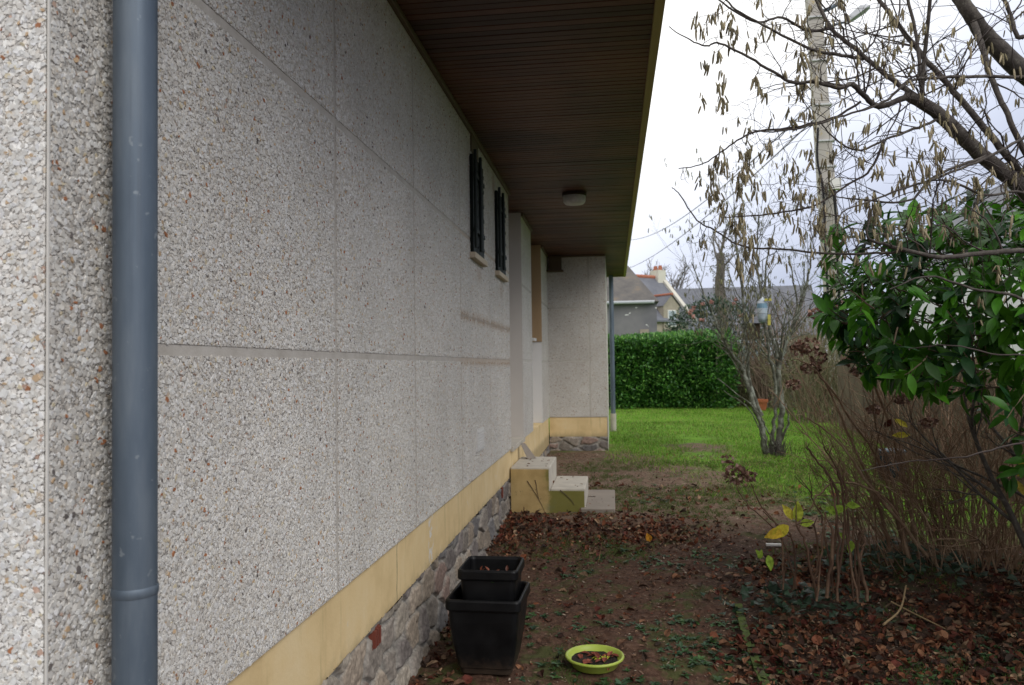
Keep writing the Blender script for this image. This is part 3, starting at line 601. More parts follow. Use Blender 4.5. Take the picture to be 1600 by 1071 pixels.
def smoothp(P, R0, m=6, jit=0, r=None):
    """Catmull-Rom through control points"""
    P = np.asarray(P, float); Q = []; RR = []; n = len(P); E = np.vstack([2 * P[0] - P[1], P, 2 * P[-1] - P[-2]])
    for i in range(n - 1):
        for t in np.arange(m) / m:
            a, b_, c_, d = E[i:i + 4]; Q.append(.5 * ((2 * b_) + (-a + c_) * t + (2 * a - 5 * b_ + 4 * c_ - d) * t * t + (-a + 3 * b_ - 3 * c_ + d) * t ** 3)); RR.append(R0[i] + (R0[i + 1] - R0[i]) * t)
    Q.append(P[-1]); RR.append(R0[-1]); Q = np.array(Q)
    if jit and r is not None: Q += r.normal(0, jit, Q.shape)
    return Q, np.array(RR)
CKT = []
for i, (t_, w_) in enumerate(((0, .35), (.15, .9), (.5, 1), (.85, .8), (1, .2))):
    for q in range(5): CKT.append((.065 * w_ * math.cos(q * 1.2566), t_, .065 * w_ * math.sin(q * 1.2566)))
CKF = [(i * 5 + q, i * 5 + (q + 1) % 5, i * 5 + 5 + (q + 1) % 5, i * 5 + 5 + q) for i in range(4) for q in range(5)]
def catkins(P, name, parent, r, size=(.03, .055), pal=((.25, .215, .13), (.19, .165, .10), (.32, .27, .18))):
    P = np.asarray(P); n = len(P); fw = np.stack([r.normal(0, .22, n), r.normal(0, .22, n), -np.ones(n)], -1)
    cc = np.array(pal)[r.randint(0, len(pal), n)] * r.uniform(.7, 1.3, (n, 1)); s_ = r.uniform(size[0], size[1], n)
    V, F, C_ = scatter(CKT, CKF, P, fw, np.array([1., .1, 0]), np.stack([s_ * 1.4, s_, s_ * 1.4], -1), cc)
    tag(mk(name, V, F, M_catk, parent, None, C_, True), kind='stuff')

# ------------------------------------------------------------------ overhead hazel
r = np.random.RandomState(21)
YH = 3.7
def px2r(p, y): return p / F_ * y
TR = np.array([4.6, 5.0, .03])
hz = empty('hazel_tree', TR, 'large bare hazel branches with hanging catkins reaching in from the upper right', 'tree')
limbs = G(); tw_ = G(); tips = []; allp = []
Lm = [  # (px,py,y) controls, radii in px
 ([(1720, 420, 4.5), (1640, 345, 4.1), (1595, 292, 3.9), (1530, 240, 3.8), (1470, 182, 3.7), (1418, 148, 3.6)], [17, 15, 13, 12, 11, 9.5]),
 ([(1422, 150, 3.6), (1375, 166, 3.55), (1350, 150, 3.5), (1332, 132, 3.45), (1310, 138, 3.4), (1270, 128, 3.4), (1235, 128, 3.4), (1180, 95, 3.35), (1125, 68, 3.3), (1105, 72, 3.3), (1080, 64, 3.3), (1045, 42, 3.25)], [6, 5, 4.6, 4.6, 3.6, 3, 2.7, 2.3, 1.9, 1.6, 1.3, .8]),
 ([(1430, 150, 3.6), (1385, 118, 3.65), (1340, 80, 3.7), (1302, 48, 3.75), (1285, 20, 3.8), (1262, -30, 3.8)], [5, 4.6, 4.2, 3.8, 3.2, 2.8]),
 ([(1440, 150, 3.65), (1438, 120, 3.65), (1432, 60, 3.7), (1415, -20, 3.7)], [3.4, 3.2, 2.9, 2.5]),
 ([(1440, 148, 3.6), (1445, 85, 3.6), (1455, -20, 3.5)], [4, 3.5, 3]),
 ([(1720, 210, 4.8), (1640, 140, 4.4), (1598, 112, 4.2), (1545, 62, 4.1), (1515, 20, 4.0), (1480, -30, 4.0)], [20, 18, 16, 14, 12, 10]),
 ([(1521, 34, 4.0), (1535, 75, 3.9), (1548, 120, 3.85), (1570, 170, 3.8), (1598, 232, 3.8), (1640, 300, 3.9)], [6, 5.5, 5.2, 5, 5.5, 6]),
 ([(1358, -20, 3.9), (1395, 28, 3.85), (1440, 85, 3.8), (1500, 155, 3.8), (1555, 222, 3.8), (1600, 275, 3.9), (1680, 360, 4.2)], [3.4, 3.8, 4.6, 5.4, 6, 6.5, 8]),
 ([(1640, 396, 3.4), (1590, 392, 3.3), (1520, 398, 3.25), (1470, 402, 3.2), (1420, 392, 3.15), (1385, 383, 3.15), (1355, 370, 3.1), (1362, 330, 3.1)], [5, 4.8, 4.4, 4, 3.3, 2.8, 2.2, 1.3]),
 ([(1415, 391, 3.15), (1380, 396, 3.2), (1300, 397, 3.3), (1225, 390, 3.4), (1160, 385, 3.45), (1120, 362, 3.5), (1090, 345, 3.5), (1062, 305, 3.5), (1050, 293, 3.5)], [2.6, 2.4, 2.2, 2, 1.8, 1.6, 1.4, 1.1, .8]),
 ([(1610, 120, 3.8), (1540, 120, 3.75), (1460, 122, 3.6), (1420, 128, 3.5), (1380, 160, 3.45), (1320, 180, 3.4), (1270, 196, 3.4), (1215, 206, 3.4), (1175, 204, 3.3)], [2.8, 2.8, 2.6, 2.4, 2.2, 2, 1.8, 1.5, 1.1]),
 ([(1345, 160, 3.5), (1300, 185, 3.5), (1240, 200, 3.45), (1180, 206, 3.4), (1140, 228, 3.4), (1100, 256, 3.4), (1060, 264, 3.4)], [2.2, 2.2, 2.2, 1.8, 1.4, 1.1, .8]),
 ([(1470, 185, 3.7), (1420, 205, 3.6), (1380, 220, 3.5), (1345, 235, 3.5), (1310, 222, 3.45), (1280, 190, 3.4)], [2.8, 2.5, 2.2, 1.9, 1.5, 1]),
 ([(1600, 215, 3.7), (1545, 245, 3.6), (1480, 272, 3.5), (1420, 292, 3.4), (1350, 318, 3.35), (1320, 330, 3.3), (1305, 350, 3.3)], [2.8, 2.6, 2.3, 2, 1.7, 1.3, .9]),
 ([(1540, 245, 3.6), (1460, 276, 3.5), (1420, 314, 3.4), (1345, 312, 3.4), (1306, 308, 3.4)], [3, 2.4, 2, 1.6, 1]),
 ([(1382, 218, 3.5), (1360, 265, 3.5), (1320, 292, 3.5), (1270, 322, 3.4), (1200, 335, 3.4), (1130, 340, 3.4)], [2.4, 2.2, 2, 1.7, 1.4, .9]),
 ([(1302, 44, 3.75), (1262, 48, 3.7), (1222, 28, 3.6), (1180, 34, 3.5), (1130, 5, 3.4), (1100, -20, 3.4)], [2.8, 2.6, 2.2, 2, 1.6, 1.3]),
 ([(1350, 92, 3.7), (1300, 84, 3.6), (1262, 75, 3.5), (1200, 44, 3.4), (1150, 15, 3.4), (1120, -15, 3.4)], [3, 2.8, 2.4, 2, 1.7, 1.4]),
 ([(1700, 560, 3.9), (1600, 470, 3.7), (1520, 452, 3.6), (1450, 432, 3.5), (1390, 452, 3.4)], [3, 2.6, 2.2, 1.8, 1]),
 ([(1700, 350, 4.0), (1600, 302, 3.7), (1540, 305, 3.6), (1480, 282, 3.5), (1440, 285, 3.5)], [3, 2.6, 2.2, 1.8, 1]),
 ([(1600, 58, 4.2), (1588, 55, 4.2), (1578, 20, 4.2), (1560, -20, 4.2)], [4, 3.6, 3.2, 3]),
 ([(1640, 550, 2.9), (1560, 555, 2.9), (1490, 540, 2.9), (1420, 545, 3.0)], [1.6, 1.4, 1.2, .8]),
 ([(1640, 682, 2.9), (1560, 700, 2.9), (1500, 715, 2.9), (1420, 722, 3.0), (1345, 735, 3.0)], [1.8, 1.6, 1.4, 1.1, .8]),
]
for ctrl, rad in Lm:
    C3 = [at(*c_) for c_ in ctrl]; Rr = [px2r(p, c_[2]) * .86 for p, c_ in zip(rad, ctrl)]
    Q, RR = smoothp(C3, Rr, 6, .0014, r)
    (limbs if max(rad) > 2.5 else tw_).tube(Q, RR, 10 if max(rad) > 8 else 6)
    if ctrl[0][1] > 500: continue
    L_ = np.linalg.norm(np.diff(Q, axis=0), axis=1).sum(); nsp = int(L_ * (10.5 if max(rad) < 9 else 5))
    for s_ in range(nsp):
        j = r.randint(2, len(Q) - 1); dd = unit(Q[j + 1 if j + 1 < len(Q) else j] - Q[j - 1])
        if max(rad) > 9 and r.rand() < .3: continue
        side = unit(np.cross(dd, [.15, 1, .1])) * (1 if r.rand() < .42 else -1)
        if side[2] < 0 and r.rand() < .3: side = -side
        nd = unit(dd * (r.uniform(.2, .9)) * (1 if RR[-1] < RR[0] else -1) + side * r.uniform(.4, 1) + r.normal(0, .35, 3))
        ln = r.uniform(.15, .45) * (.7 + .6 * min(1, RR[j] / .012))
        if Q[j][0] < 2.0: ln *= .5
        if Q[j][0] < 1.75: ln *= .6; nd = unit(nd + np.array([.5, 0, -.7]))
        grow(tw_, Q[j], nd, ln, min(.0042, max(.0019, RR[j] * .45)), 2, r, .2, -.02, 2 if r.rand() < .5 else 3, tips, .65, 4, .62, 6, allp)
# trunk down to the ground, out of frame
for q, (ctrl) in enumerate(([(1720, 420, 4.5)], [(1720, 210, 4.8)], [(1680, 360, 4.2)], [(1640, 300, 3.9)], [(1640, 396, 3.4)])):
    p0 = at(*ctrl[0]); Q, RR = smoothp([p0, p0 * .5 + TR * .5 + [.25, 0, .1], TR + [0.05 * q, .05 * q, .0]], [px2r([17, 20, 8, 6, 5][q], 4.4), .08, .09 if q < 2 else .05], 6); limbs.tube(Q, RR, 10)
limbs.mk('limbs', M_bark, hz, smooth=True)
tag(tw_.mk('twigs', M_twig, hz, smooth=True), kind='stuff')
cp = []
for (p, d) in tips:
    if r.rand() < .36:
        for k in range(r.randint(1, 5)): cp.append(p + r.normal(0, .006, 3))
for p in allp:
    if r.rand() < .02: cp.append(p); cp.append(p + r.normal(0, .005, 3))
# dense hanging clusters seen at the left
for (px, py, ln) in ((1085, 20, 6), (1120, 5, 5), (1140, 20, 9), (1150, 40, 7), (1122, 125, 9), (1130, 110, 5), (1098, 150, 4), (1100, 90, 3), (1245, 115, 8), (1250, 70, 6), (1255, 90, 6), (1130, 230, 7), (1170, 225, 9), (1165, 250, 6), (1150, 268, 8), (1155, 275, 6), (1110, 280, 7), (1120, 290, 8), (1068, 272, 4), (1075, 300, 3), (1092, 268, 4), (1180, 280, 6), (1225, 300, 7), (1160, 320, 10), (1162, 345, 9), (1130, 320, 4), (1240, 250, 5), (1245, 290, 6), (1365, 300, 9), (1355, 310, 7), (1370, 315, 6), (1390, 15, 8), (1408, 270, 5), (1435, 240, 4), (1450, 262, 7), (1460, 215, 6), (1465, 240, 5), (1420, 255, 5), (1040, 45, 3), (1180, 390, 6), (1150, 400, 6), (1245, 340, 4), (1285, 345, 6), (1530, 280, 5), (1520, 320, 4)):
    y_ = r.uniform(3.3, 3.6); p0 = at(px, py, y_); P, _ = wander(p0, (0, 0, -1), .012 * ln, 5, .12, 0, r)
    P0, _ = wander(p0 + np.array([.03, 0, .06]), p0 - (p0 + np.array([.03, 0, .06])), .07, 3, .1, 0, r)
    for k in range(int(ln * 2.2)): cp.append(P[r.randint(0, 6)] + r.normal(0, .008, 3))
cp = [p for p in cp if p[0] > 1.37 + (p[1] - 2.9) * .10]
catkins(cp, 'catkins', hz, r, (.026, .056))

# ------------------------------------------------------------------ laurel bush on the right
r = np.random.RandomState(5)
lb = empty('laurel_bush', (3.95, 5.1, .04), 'big dark glossy laurel bush hanging in at the right edge beside the hazel boughs', 'bush')
g = G(); st = []
for k in range(4):
    a = r.uniform(0, 6.28); base = np.array([3.95 + .2 * math.cos(a), 5.1 + .2 * math.sin(a), .0])
    grow(g, base, (r.normal(0, .25) - .28, r.normal(0, .25), 1), 1.3, .026, 3, r, .12, .05, 4, st, .55, 7, .55, 8)
g.mk('branches', M_bark, lb, smooth=True)
LFT, LFF = leaf_t(5, .40, .16, -.16, .9)
cen = np.array([3.45, 4.65, 1.70]); rad3 = np.array([1.30, .95, .80])
Pc = []; Dc = []
while len(Pc) < 560:
    v = unit(r.normal(0, 1, 3)); q = r.uniform(.45, 1.0) ** .5; lump = .82 + .33 * vnoise(v[0] * 2 + 5, v[2] * 2 + v[1], 31, 3, 1.6)
    p = cen + v * rad3 * q * lump
    if p[2] < 1.9 and p[0] < 2.2 + (1.9 - p[2]) * .95: continue
    if p[2] < 1.42 and r.rand() < .93: continue
    if p[0] > 4.3: continue
    Pc.append(p); Dc.append(unit(v + r.normal(0, .35, 3) + [-.05, -.1, .3]))
# shoots on the left and top edge
for (px, py) in ((1300, 352), (1285, 375), (1295, 395), (1300, 420), (1310, 440), (1330, 400), (1335, 365), (1350, 350), (1365, 330), (1398, 318), (1410, 335), (1452, 322), (1460, 340), (1500, 332), (1515, 290), (1530, 350), (1570, 335), (1590, 330), (1345, 500), (1380, 540), (1400, 580), (1330, 470), (1440, 600), (1560, 640)):
    Pc.append(at(px, py, r.uniform(3.6, 4.2)) + np.array([.06, .05, -.03])); Dc.append(unit([-.5 + r.normal(0, .3), -.3, .55 if py < 460 else -.4]))
for k in range(8): Pc.append(np.array([r.uniform(3.1, 4.1), r.uniform(4.2, 5.2), r.uniform(.4, 1.2)])); Dc.append(unit(r.normal(0, 1, 3)))
for k in range(260): q_ = r.uniform(3.2, 5.6); Pc.append(np.array([.72 * q_ + r.uniform(.95, 3), q_, r.uniform(.4, 2.6)])); Dc.append(unit(r.normal(0, 1, 3) + [-.3, 0, .2]))  # unseen leaf clusters past the right edge, added to block skylight
P = []; FW = []; UP = []; SCc = []; CC = []
tg = G()
for p, d in zip(Pc, Dc):
    tg.tube(wander(p - d * .16, d, .2, 4, .08, 0, r)[0], [.004, .004, .003, .003, .002], 4)
    m = r.randint(6, 11); tone = r.uniform(.5, 1.3); yg = r.rand()
    for k in range(m):
        a = k * 2.4 + r.uniform(-.4, .4); side = unit(np.cross(d, [math.cos(a), math.sin(a), .3])); f = unit(d * r.uniform(.1, .9) + side + [0, 0, -.12])
        P.append(p + d * (k / m - .6) * .1); FW.append(f); UP.append(unit(np.array([0, 0, 1.]) + d * .5 + r.normal(0, .25, 3))); SCc.append(r.uniform(.07, .14))
        c0 = np.array([.045, .16, .010]) if yg < .55 else np.array([.075, .23, .014]) if yg < .85 else np.array([.025, .085, .025]); CC.append(c0 * tone * r.uniform(.8, 1.2))
V, F, C_ = scatter(LFT, LFF, P, np.array(FW), np.array(UP), np.array(SCc), np.array(CC)); tag(mk('foliage', V, F, M_leaf, lb, None, C_, True), kind='stuff')
tg.mk('twigs', M_wood, lb)
print('laurel leaves', len(P))

# ------------------------------------------------------------------ hydrangeas
def flowerhead(parent, p, s, r, n=70):
    pts = unit(r.normal(0, 1, (n, 3))) * np.array([1, 1, .62]) * s * r.uniform(.75, 1.05, (n, 1)) + p
    T = [(-.5, 0, 0), (0, .15, .12), (.5, 0, 0), (0, 1, .1), (-.45, .8, .05), (.45, .8, .05)]
    TF = [(0, 1, 4), (1, 3, 4), (1, 5, 3), (1, 2, 5)]
    cc = np.array([(.22, .125, .09), (.14, .07, .05), (.32, .21, .17)])[r.randint(0, 3, n)] * r.uniform(.7, 1.3, (n, 1))
    V, F, C_ = scatter(T, TF, pts, unit(pts - p + r.normal(0, .02, (n, 3))) + r.normal(0, .5, (n, 3)), r.normal(0, 1, (n, 3)), r.uniform(.018, .03, n) * (s / .07) ** .3, cc)
    mk('flower_head', V, F, M_dead, parent, None, C_)
r = np.random.RandomState(33)
hb = empty('hydrangea_shrub', (3.0, 6.0, .12), 'tall leafless hydrangea shrub, a dense fan of brown canes with dead flower heads', 'shrub')
g = G(); heads = []
CT = []
for k in range(290):
    bx_ = r.uniform(2.85, 4.0); by = r.uniform(5.7, 6.5); b0 = np.array([bx_, by, float(gz(bx_, by)) - .01])
    lean = (bx_ - 3.3) * .6 - .27 + r.normal(0, .22); lean = max(lean, -.55); d = unit([lean, r.normal(0, .22) - .05, 1]); ln = r.uniform(.9, 1.9) * (1 - .12 * abs(lean))
    P, dl = wander(b0, d, ln, 12, .10, -.006 if lean > -.4 else -.02, r); rd = .002 + .006 * r.rand() ** 2
    if P[-1][0] < 2.42: continue
    g.tube(P, np.linspace(rd, rd * .45, 13), 5, cap=False)
    if P[-1][0] < 3.4: heads.append(P[-1])
    for q in range(r.randint(3, 9)):
        j = r.randint(3, 12); nd = unit(unit(P[j] - P[j - 1]) + r.normal(0, .6, 3)); P2, _ = wander(P[j], nd, r.uniform(.12, .55), 5, .17, -.02, r); (P2[-1][0] > 2.36) and g.tube(P2, np.linspace(rd * .55, .0012, 6), 4, cap=False)
# long arching canes towards the lawn
for (cs, rr) in ((((1395, 880, 5.9), (1370, 780, 5.9), (1330, 690, 5.8), (1290, 600, 5.8), (1255, 545, 5.8)), 3.2), (((1420, 890, 5.9), (1380, 740, 5.8), (1320, 640, 5.7), (1275, 580, 5.7), (1240, 560, 5.7)), 2.6), (((1440, 890, 6), (1400, 700, 5.9), (1350, 560, 5.8), (1300, 500, 5.8)), 2.8),
                 (((1420, 880, 5.7), (1400, 800, 5.6), (1360, 765, 5.5), (1300, 755, 5.4), (1262, 800, 5.3)), 2.6), (((1450, 870, 5.7), (1360, 760, 5.5), (1330, 715, 5.4), (1290, 672, 5.4), (1262, 655, 5.4)), 2.6)):
    Q, RR = smoothp([at(*c_) for c_ in cs], [px2r(rr, 5.8) * (1 - .16 * i) for i in range(len(cs))], 5, .004, r); g.tube(Q, RR, 5)
tag(g.mk('canes', M_cane, hb, smooth=True), kind='stuff')
for (px, py, yy, s_) in ((1385, 575, 5.6, .05), (1410, 625, 5.5, .045), (1365, 640, 5.6, .04), (1450, 660, 5.6, .05), (1262, 540, 5.8, .075), (1250, 545, 5.8, .06), (1280, 560, 5.7, .05), (1300, 487, 5.5, .075), (1318, 480, 5.5, .065), (1275, 490, 5.6, .045), (1268, 575, 5.8, .06), (1342, 548, 5.7, .045), (1325, 565, 5.7, .035), (1338, 580, 5.7, .035), (1240, 600, 6.2, .05)):
    flowerhead(hb, at(px, py, yy), s_, r)
P = [at(1418, 668, 5.6), at(1422, 680, 5.6), at(1392, 655, 5.6), at(1590, 745, 5.2), at(1585, 750, 5.2)]; n = 5
V, F, C_ = scatter(LFT, LFF, P, r.normal(0, 1, (n, 3)) * [1, .4, 1], np.tile([0, -1., .3], (n, 1)), np.full(n, .11), np.array([(.5, .42, .05), (.5, .42, .05), (.10, .03, .02), (.42, .32, .05), (.4, .3, .05)])); mk('leaves', V, F, M_dead, hb, None, C_)

hs_ = empty('hydrangea_clump', (2.15, 5.05, .1), 'low clump of pruned hydrangea stems with a few yellow leaves and ivy at its foot', 'shrub')
g = G(); tipsB = []
stems = [((1305, 905), (1290, 840), (1275, 790), (1262, 762)), ((1310, 905), (1318, 830), (1318, 770), (1308, 735)), ((1325, 905), (1325, 850), (1318, 780), (1322, 760)), ((1300, 900), (1302, 850), (1298, 815)), ((1335, 905), (1340, 860), (1345, 830)),
         ((1285, 905), (1262, 860), (1245, 822)), ((1280, 905), (1278, 880), (1272, 820)), ((1290, 905), (1283, 860), (1290, 800)), ((1330, 900), (1345, 870), (1352, 845)), ((1265, 890), (1240, 850), (1215, 820), (1195, 800)), ((1270, 900), (1225, 850), (1180, 800), (1155, 770), (1150, 755)),
         ((1308, 900), (1310, 860), (1306, 800), (1300, 760)), ((1330, 905), (1333, 820), (1338, 775)), ((1262, 895), (1225, 868), (1205, 875)), ((1262, 890), (1220, 835), (1190, 790), (1172, 755)), ((1300, 905), (1308, 780), (1290, 740), (1265, 705), (1262, 700)), ((1320, 905), (1322, 780), (1306, 730), (1288, 700))]
for q, s_ in enumerate(stems):
    yy = r.uniform(4.85, 5.25); C3 = [at(1308 + (s_[0][0] - 1308) * 1.7 + r.uniform(-8, 8), s_[0][1] + 34, yy)] + [at(p[0], p[1], yy + r.uniform(-.05, .05)) for p in s_[1:]]
    w0 = r.uniform(1.5, 2.7) if q not in (10, 13, 14) else 1.4
    Q, RR = smoothp(C3, [px2r(w0 * (1 - .13 * i), 5) for i in range(len(C3))], 5, .0045, r); g.tube(Q, RR, 7); tipsB.append(Q[-1])
    if q not in (9, 10, 13, 14):
        for k in range(r.randint(2, 4)):
            nd = unit([r.normal(0, .7), r.normal(0, .5), 1]); P2, _ = wander(Q[-1 - r.randint(0, 3)], nd, r.uniform(.04, .16), 4, .1, 0, r); g.tube(P2, np.linspace(.0035, .002, 5), 4)
b = NB('red_brown_stems'); n = b.noise(6, 7, .7); M_stem = b.done(b.ramp(n, [(.3, (.05, .028, .018)), (.5, (.10, .056, .035)), (.68, (.20, .13, .08))]), .85, b.noise(90, 3), .6, .002)
g.mk('stems', M_stem, hs_, smooth=True)
flowerhead(hs_, at(1150, 742, 5.1), .072, r, 110); flowerhead(hs_, at(1168, 744, 5.15), .045, r, 50); flowerhead(hs_, at(1136, 718, 5.3), .035, r, 40)
yp = [(1232, 822, .13), (1245, 815, .12), (1225, 830, .12), (1238, 812, .10), (1250, 820, .09), (1290, 795, .09), (1300, 798, .09), (1322, 790, .08), (1330, 845, .08), (1320, 843, .06), (1200, 868, .09), (1186, 873, .06), (1188, 870, .05)]
n = len(yp); fw = np.array([unit([r.normal(0, .8), -.3, r.normal(.2, .8)]) for _ in yp]); fw[0] = unit([-.8, -.2, -.5]); fw[1] = unit([.1, -.2, 1]); fw[2] = unit([-1, -.2, -.25]); fw[3] = unit([-.4, 0, .8]); fw[4] = unit([.9, 0, .25])
LY, LYF = leaf_t(6, .5, .2, -.3, .8); LY = [(a_ * (1 + .12 * math.sin(b_ * 40)), b_, c_ + .03 * math.sin(b_ * 9 + a_ * 5)) for a_, b_, c_ in LY]
V, F, C_ = scatter(LY, LYF, [at(a, c_, 5.0) for a, c_, _ in yp], fw, np.tile([.1, -1., .5], (n, 1)), np.array([s_ for *_, s_ in yp]), np.array([(.50, .42, .04), (.38, .42, .05), (.55, .38, .04), (.55, .48, .06), (.32, .40, .05)] + [(.22, .32, .04)] * (n - 5)) * .8); mk('leaves', V, F, M_dead, hs_, None, C_)
# ivy at the foot of both
def ivy(parent, cx_, cy_, sx, sy, n, h, r):
    x = r.normal(cx_, sx, n); y_ = r.normal(cy_, sy, n); z = gz(x, y_) + r.uniform(0, h, n) * np.exp(-((x - cx_) / sx) ** 2 * .5)
    T = [(0, 0, 0), (-.5, .25, .05), (-.28, .5, 0), (0, 1, -.05), (.28, .5, 0), (.5, .25, .05), (0, .4, .06)]
    TF = [(0, 6, 1), (1, 6, 2), (2, 6, 3), (3, 6, 4), (4, 6, 5), (5, 6, 0)]
    fw = np.stack([r.normal(0, 1, n), r.normal(-.3, 1, n), r.normal(0, .35, n)], -1)
    V, F, C_ = scatter(T, TF, np.stack([x, y_, z], -1), fw, np.stack([r.normal(0, .4, n), r.normal(-.4, .4, n), np.ones(n)], -1), r.uniform(.04, .075, n), np.array([.020, .042, .022]) * r.uniform(.6, 1.6, (n, 1)))
    mk('ivy', V, F, M_leaf, parent, None, C_)
ivy(hs_, 2.15, 5.0, .24, .16, 150, .10, r); ivy(hb, 3.1, 5.8, .4, .2, 260, .16, r)

LB, LBF = leaf_t(3, .7, .25, -.3); n = 34; xx = rs.uniform(.08, 1.02, n); zz = np.where(xx < .39, .578, np.where(xx < .74, .365, .181)); fw = np.stack([rs.normal(0, 1, n), rs.normal(0, 1, n), rs.normal(0, .15, n)], -1)
V, F, C_ = scatter(LB, LBF, np.stack([xx, rs.uniform(7.92, 8.7, n), zz], -1), fw, np.array([0, 0, 1.]), rs.uniform(.012, .045, n), np.array([.16, .09, .06]) * rs.uniform(.6, 1.5, (n, 1))); tag(mk('leaf_bits', V, F, M_dead, None, (.5, 8.3, .2), C_), 'dry leaf bits blown onto the door steps', None, kind='stuff')
# ------------------------------------------------------------------ litter, weeds, grass
r = np.random.RandomState(77)
def ingrid(n, f, xr=(-.0, 4.6), yr=(3.0, 9.5)):
    X_ = []; Y_ = []; c_ = 0
    while c_ < n:
        x = r.uniform(*xr, n * 2); y_ = r.uniform(*yr, n * 2) ** 1.0; k = r.rand(n * 2) < f(x, y_); X_.append(x[k]); Y_.append(y_[k]); c_ += k.sum()
    x = np.concatenate(X_)[:n]; y_ = np.concatenate(Y_)[:n]; m = ~((x < 1.05) & (y_ > 7.78) & (y_ < 9.0)) & ~((np.abs(x - .38) < .16) & (np.abs(y_ - 4.1) < .16)) & ~(((x - .93) ** 2 + (y_ - 4.125) ** 2) < .14 ** 2) & (x > .01)
    return x[m], y_[m]
def dens(x, y_):
    n1 = vnoise(x, y_, 41, 4, 1.6); right_ = sst(1.3, 2.1, x + (n1 - .5) * .8) * sst(6.6, 5.6, y_)
    heap = np.exp(-((y_ - 7.1) / .62) ** 2) * sst(2.1, .9, x) * (.4 + 1.1 * sst(.35, .6, n1)); strip = np.exp(-((y_ - 6.9) / .45) ** 2) * sst(2.2, 1.4, x) * .3
    wallside = .4 * sst(.4, .05, x)
    return np.clip(right_ * (.13 + .9 * sst(.35, .6, n1)) + heap * .62 + strip + wallside + .05 * sst(.5, .65, n1) + .045, 0, 1)
DT = [(-.34, .18, .10), (0, 0, 0), (.34, .2, .07), (-.42, .55, .16), (0, .5, .0), (.40, .55, .12), (-.2, .85, .10), (0, 1.05, -.04), (.22, .82, .12)]
DF = [(1, 4, 3, 0), (1, 2, 5, 4), (4, 7, 6, 3), (4, 5, 8, 7)]
DT2 = [(-.22, .1, .12), (0, 0, 0), (.22, .1, .12), (-.27, .5, -.06), (0, .5, -.14), (.27, .5, -.04), (-.1, .95, .14), (0, 1, .1), (.1, .95, .14)]
VV = []; FF = {4: []}; CL = []; off = 0
palD = np.array([(.17, .060, .032), (.12, .042, .026), (.22, .080, .040), (.07, .034, .024), (.27, .13, .07), (.15, .08, .05), (.32, .21, .13), (.13, .036, .024), (.06, .04, .03)])
for T_, n, lo, hi in ((DT, 5600, .018, .052), (DT2, 5600, .015, .045)):
    x, y_ = ingrid(n, dens); m = len(x); z = gz(x, y_) + r.uniform(.0, .018, m) * 1.0 + .02 * dens(x, y_) * r.rand(m)
    fw = np.stack([r.normal(0, 1, m), r.normal(0, 1, m), r.normal(0, .4, m)], -1); up = np.stack([r.normal(0, .6, m), r.normal(-.1, .6, m), np.ones(m) * np.where(r.rand(m) < .8, 1, -1)], -1)
    s_ = (lo + (hi * 1.35 - lo) * r.rand(m) ** 1.6) * np.where(y_ > 6.6, 1.1, 1); s3 = np.stack([s_ * r.uniform(.6, 1.2, m), s_, s_ * r.uniform(.8, 2.8, m)], -1)
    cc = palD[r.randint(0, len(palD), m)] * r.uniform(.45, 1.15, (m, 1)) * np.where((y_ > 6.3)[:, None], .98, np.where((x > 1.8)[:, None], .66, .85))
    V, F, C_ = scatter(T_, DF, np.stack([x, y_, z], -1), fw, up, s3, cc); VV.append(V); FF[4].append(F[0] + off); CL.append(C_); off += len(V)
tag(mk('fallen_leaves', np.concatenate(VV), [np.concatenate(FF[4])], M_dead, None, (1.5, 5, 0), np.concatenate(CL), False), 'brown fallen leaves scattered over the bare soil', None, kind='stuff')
# crumbs: bits of twig, grit, shredded leaf
x, y_ = ingrid(26000, lambda x, y_: .35 + .65 * vnoise(x, y_, 91, 3, 2.5), (0, 4.2), (3.1, 12.5)); m = len(x); z = gz(x, y_) + r.uniform(-.001, .006, m)
T_ = [(-.5, 0, 0), (.5, .1, 0), (.45, 1, .1), (-.4, .9, .2), (0, .5, .45)]; TF = [(0, 1, 4), (1, 2, 4), (2, 3, 4), (3, 0, 4)]
palG = np.array([(.10, .06, .042), (.16, .10, .07), (.06, .035, .025), (.20, .13, .09), (.17, .10, .065), (.16, .05, .03), (.32, .26, .20)])
cc = palG[np.minimum(6, (r.rand(m) ** 1.4 * 7).astype(int))] * r.uniform(.6, 1.2, (m, 1)); s_ = r.uniform(.004, .014, m) * (1 + .05 * y_); s3 = np.stack([s_ * r.uniform(.3, 1, m), s_ * r.uniform(.8, 2.4, m), s_ * .6], -1)
V, F, C_ = scatter(T_, TF, np.stack([x, y_, z], -1), np.stack([r.normal(0, 1, m), r.normal(0, 1, m), r.normal(0, .25, m)], -1), np.array([0, 0, 1.]), s3, cc); tag(mk('soil_crumbs', V, F, M_dead, None, (1.5, 5, 0), C_), 'grit and shredded leaf bits on the soil', None, kind='stuff')
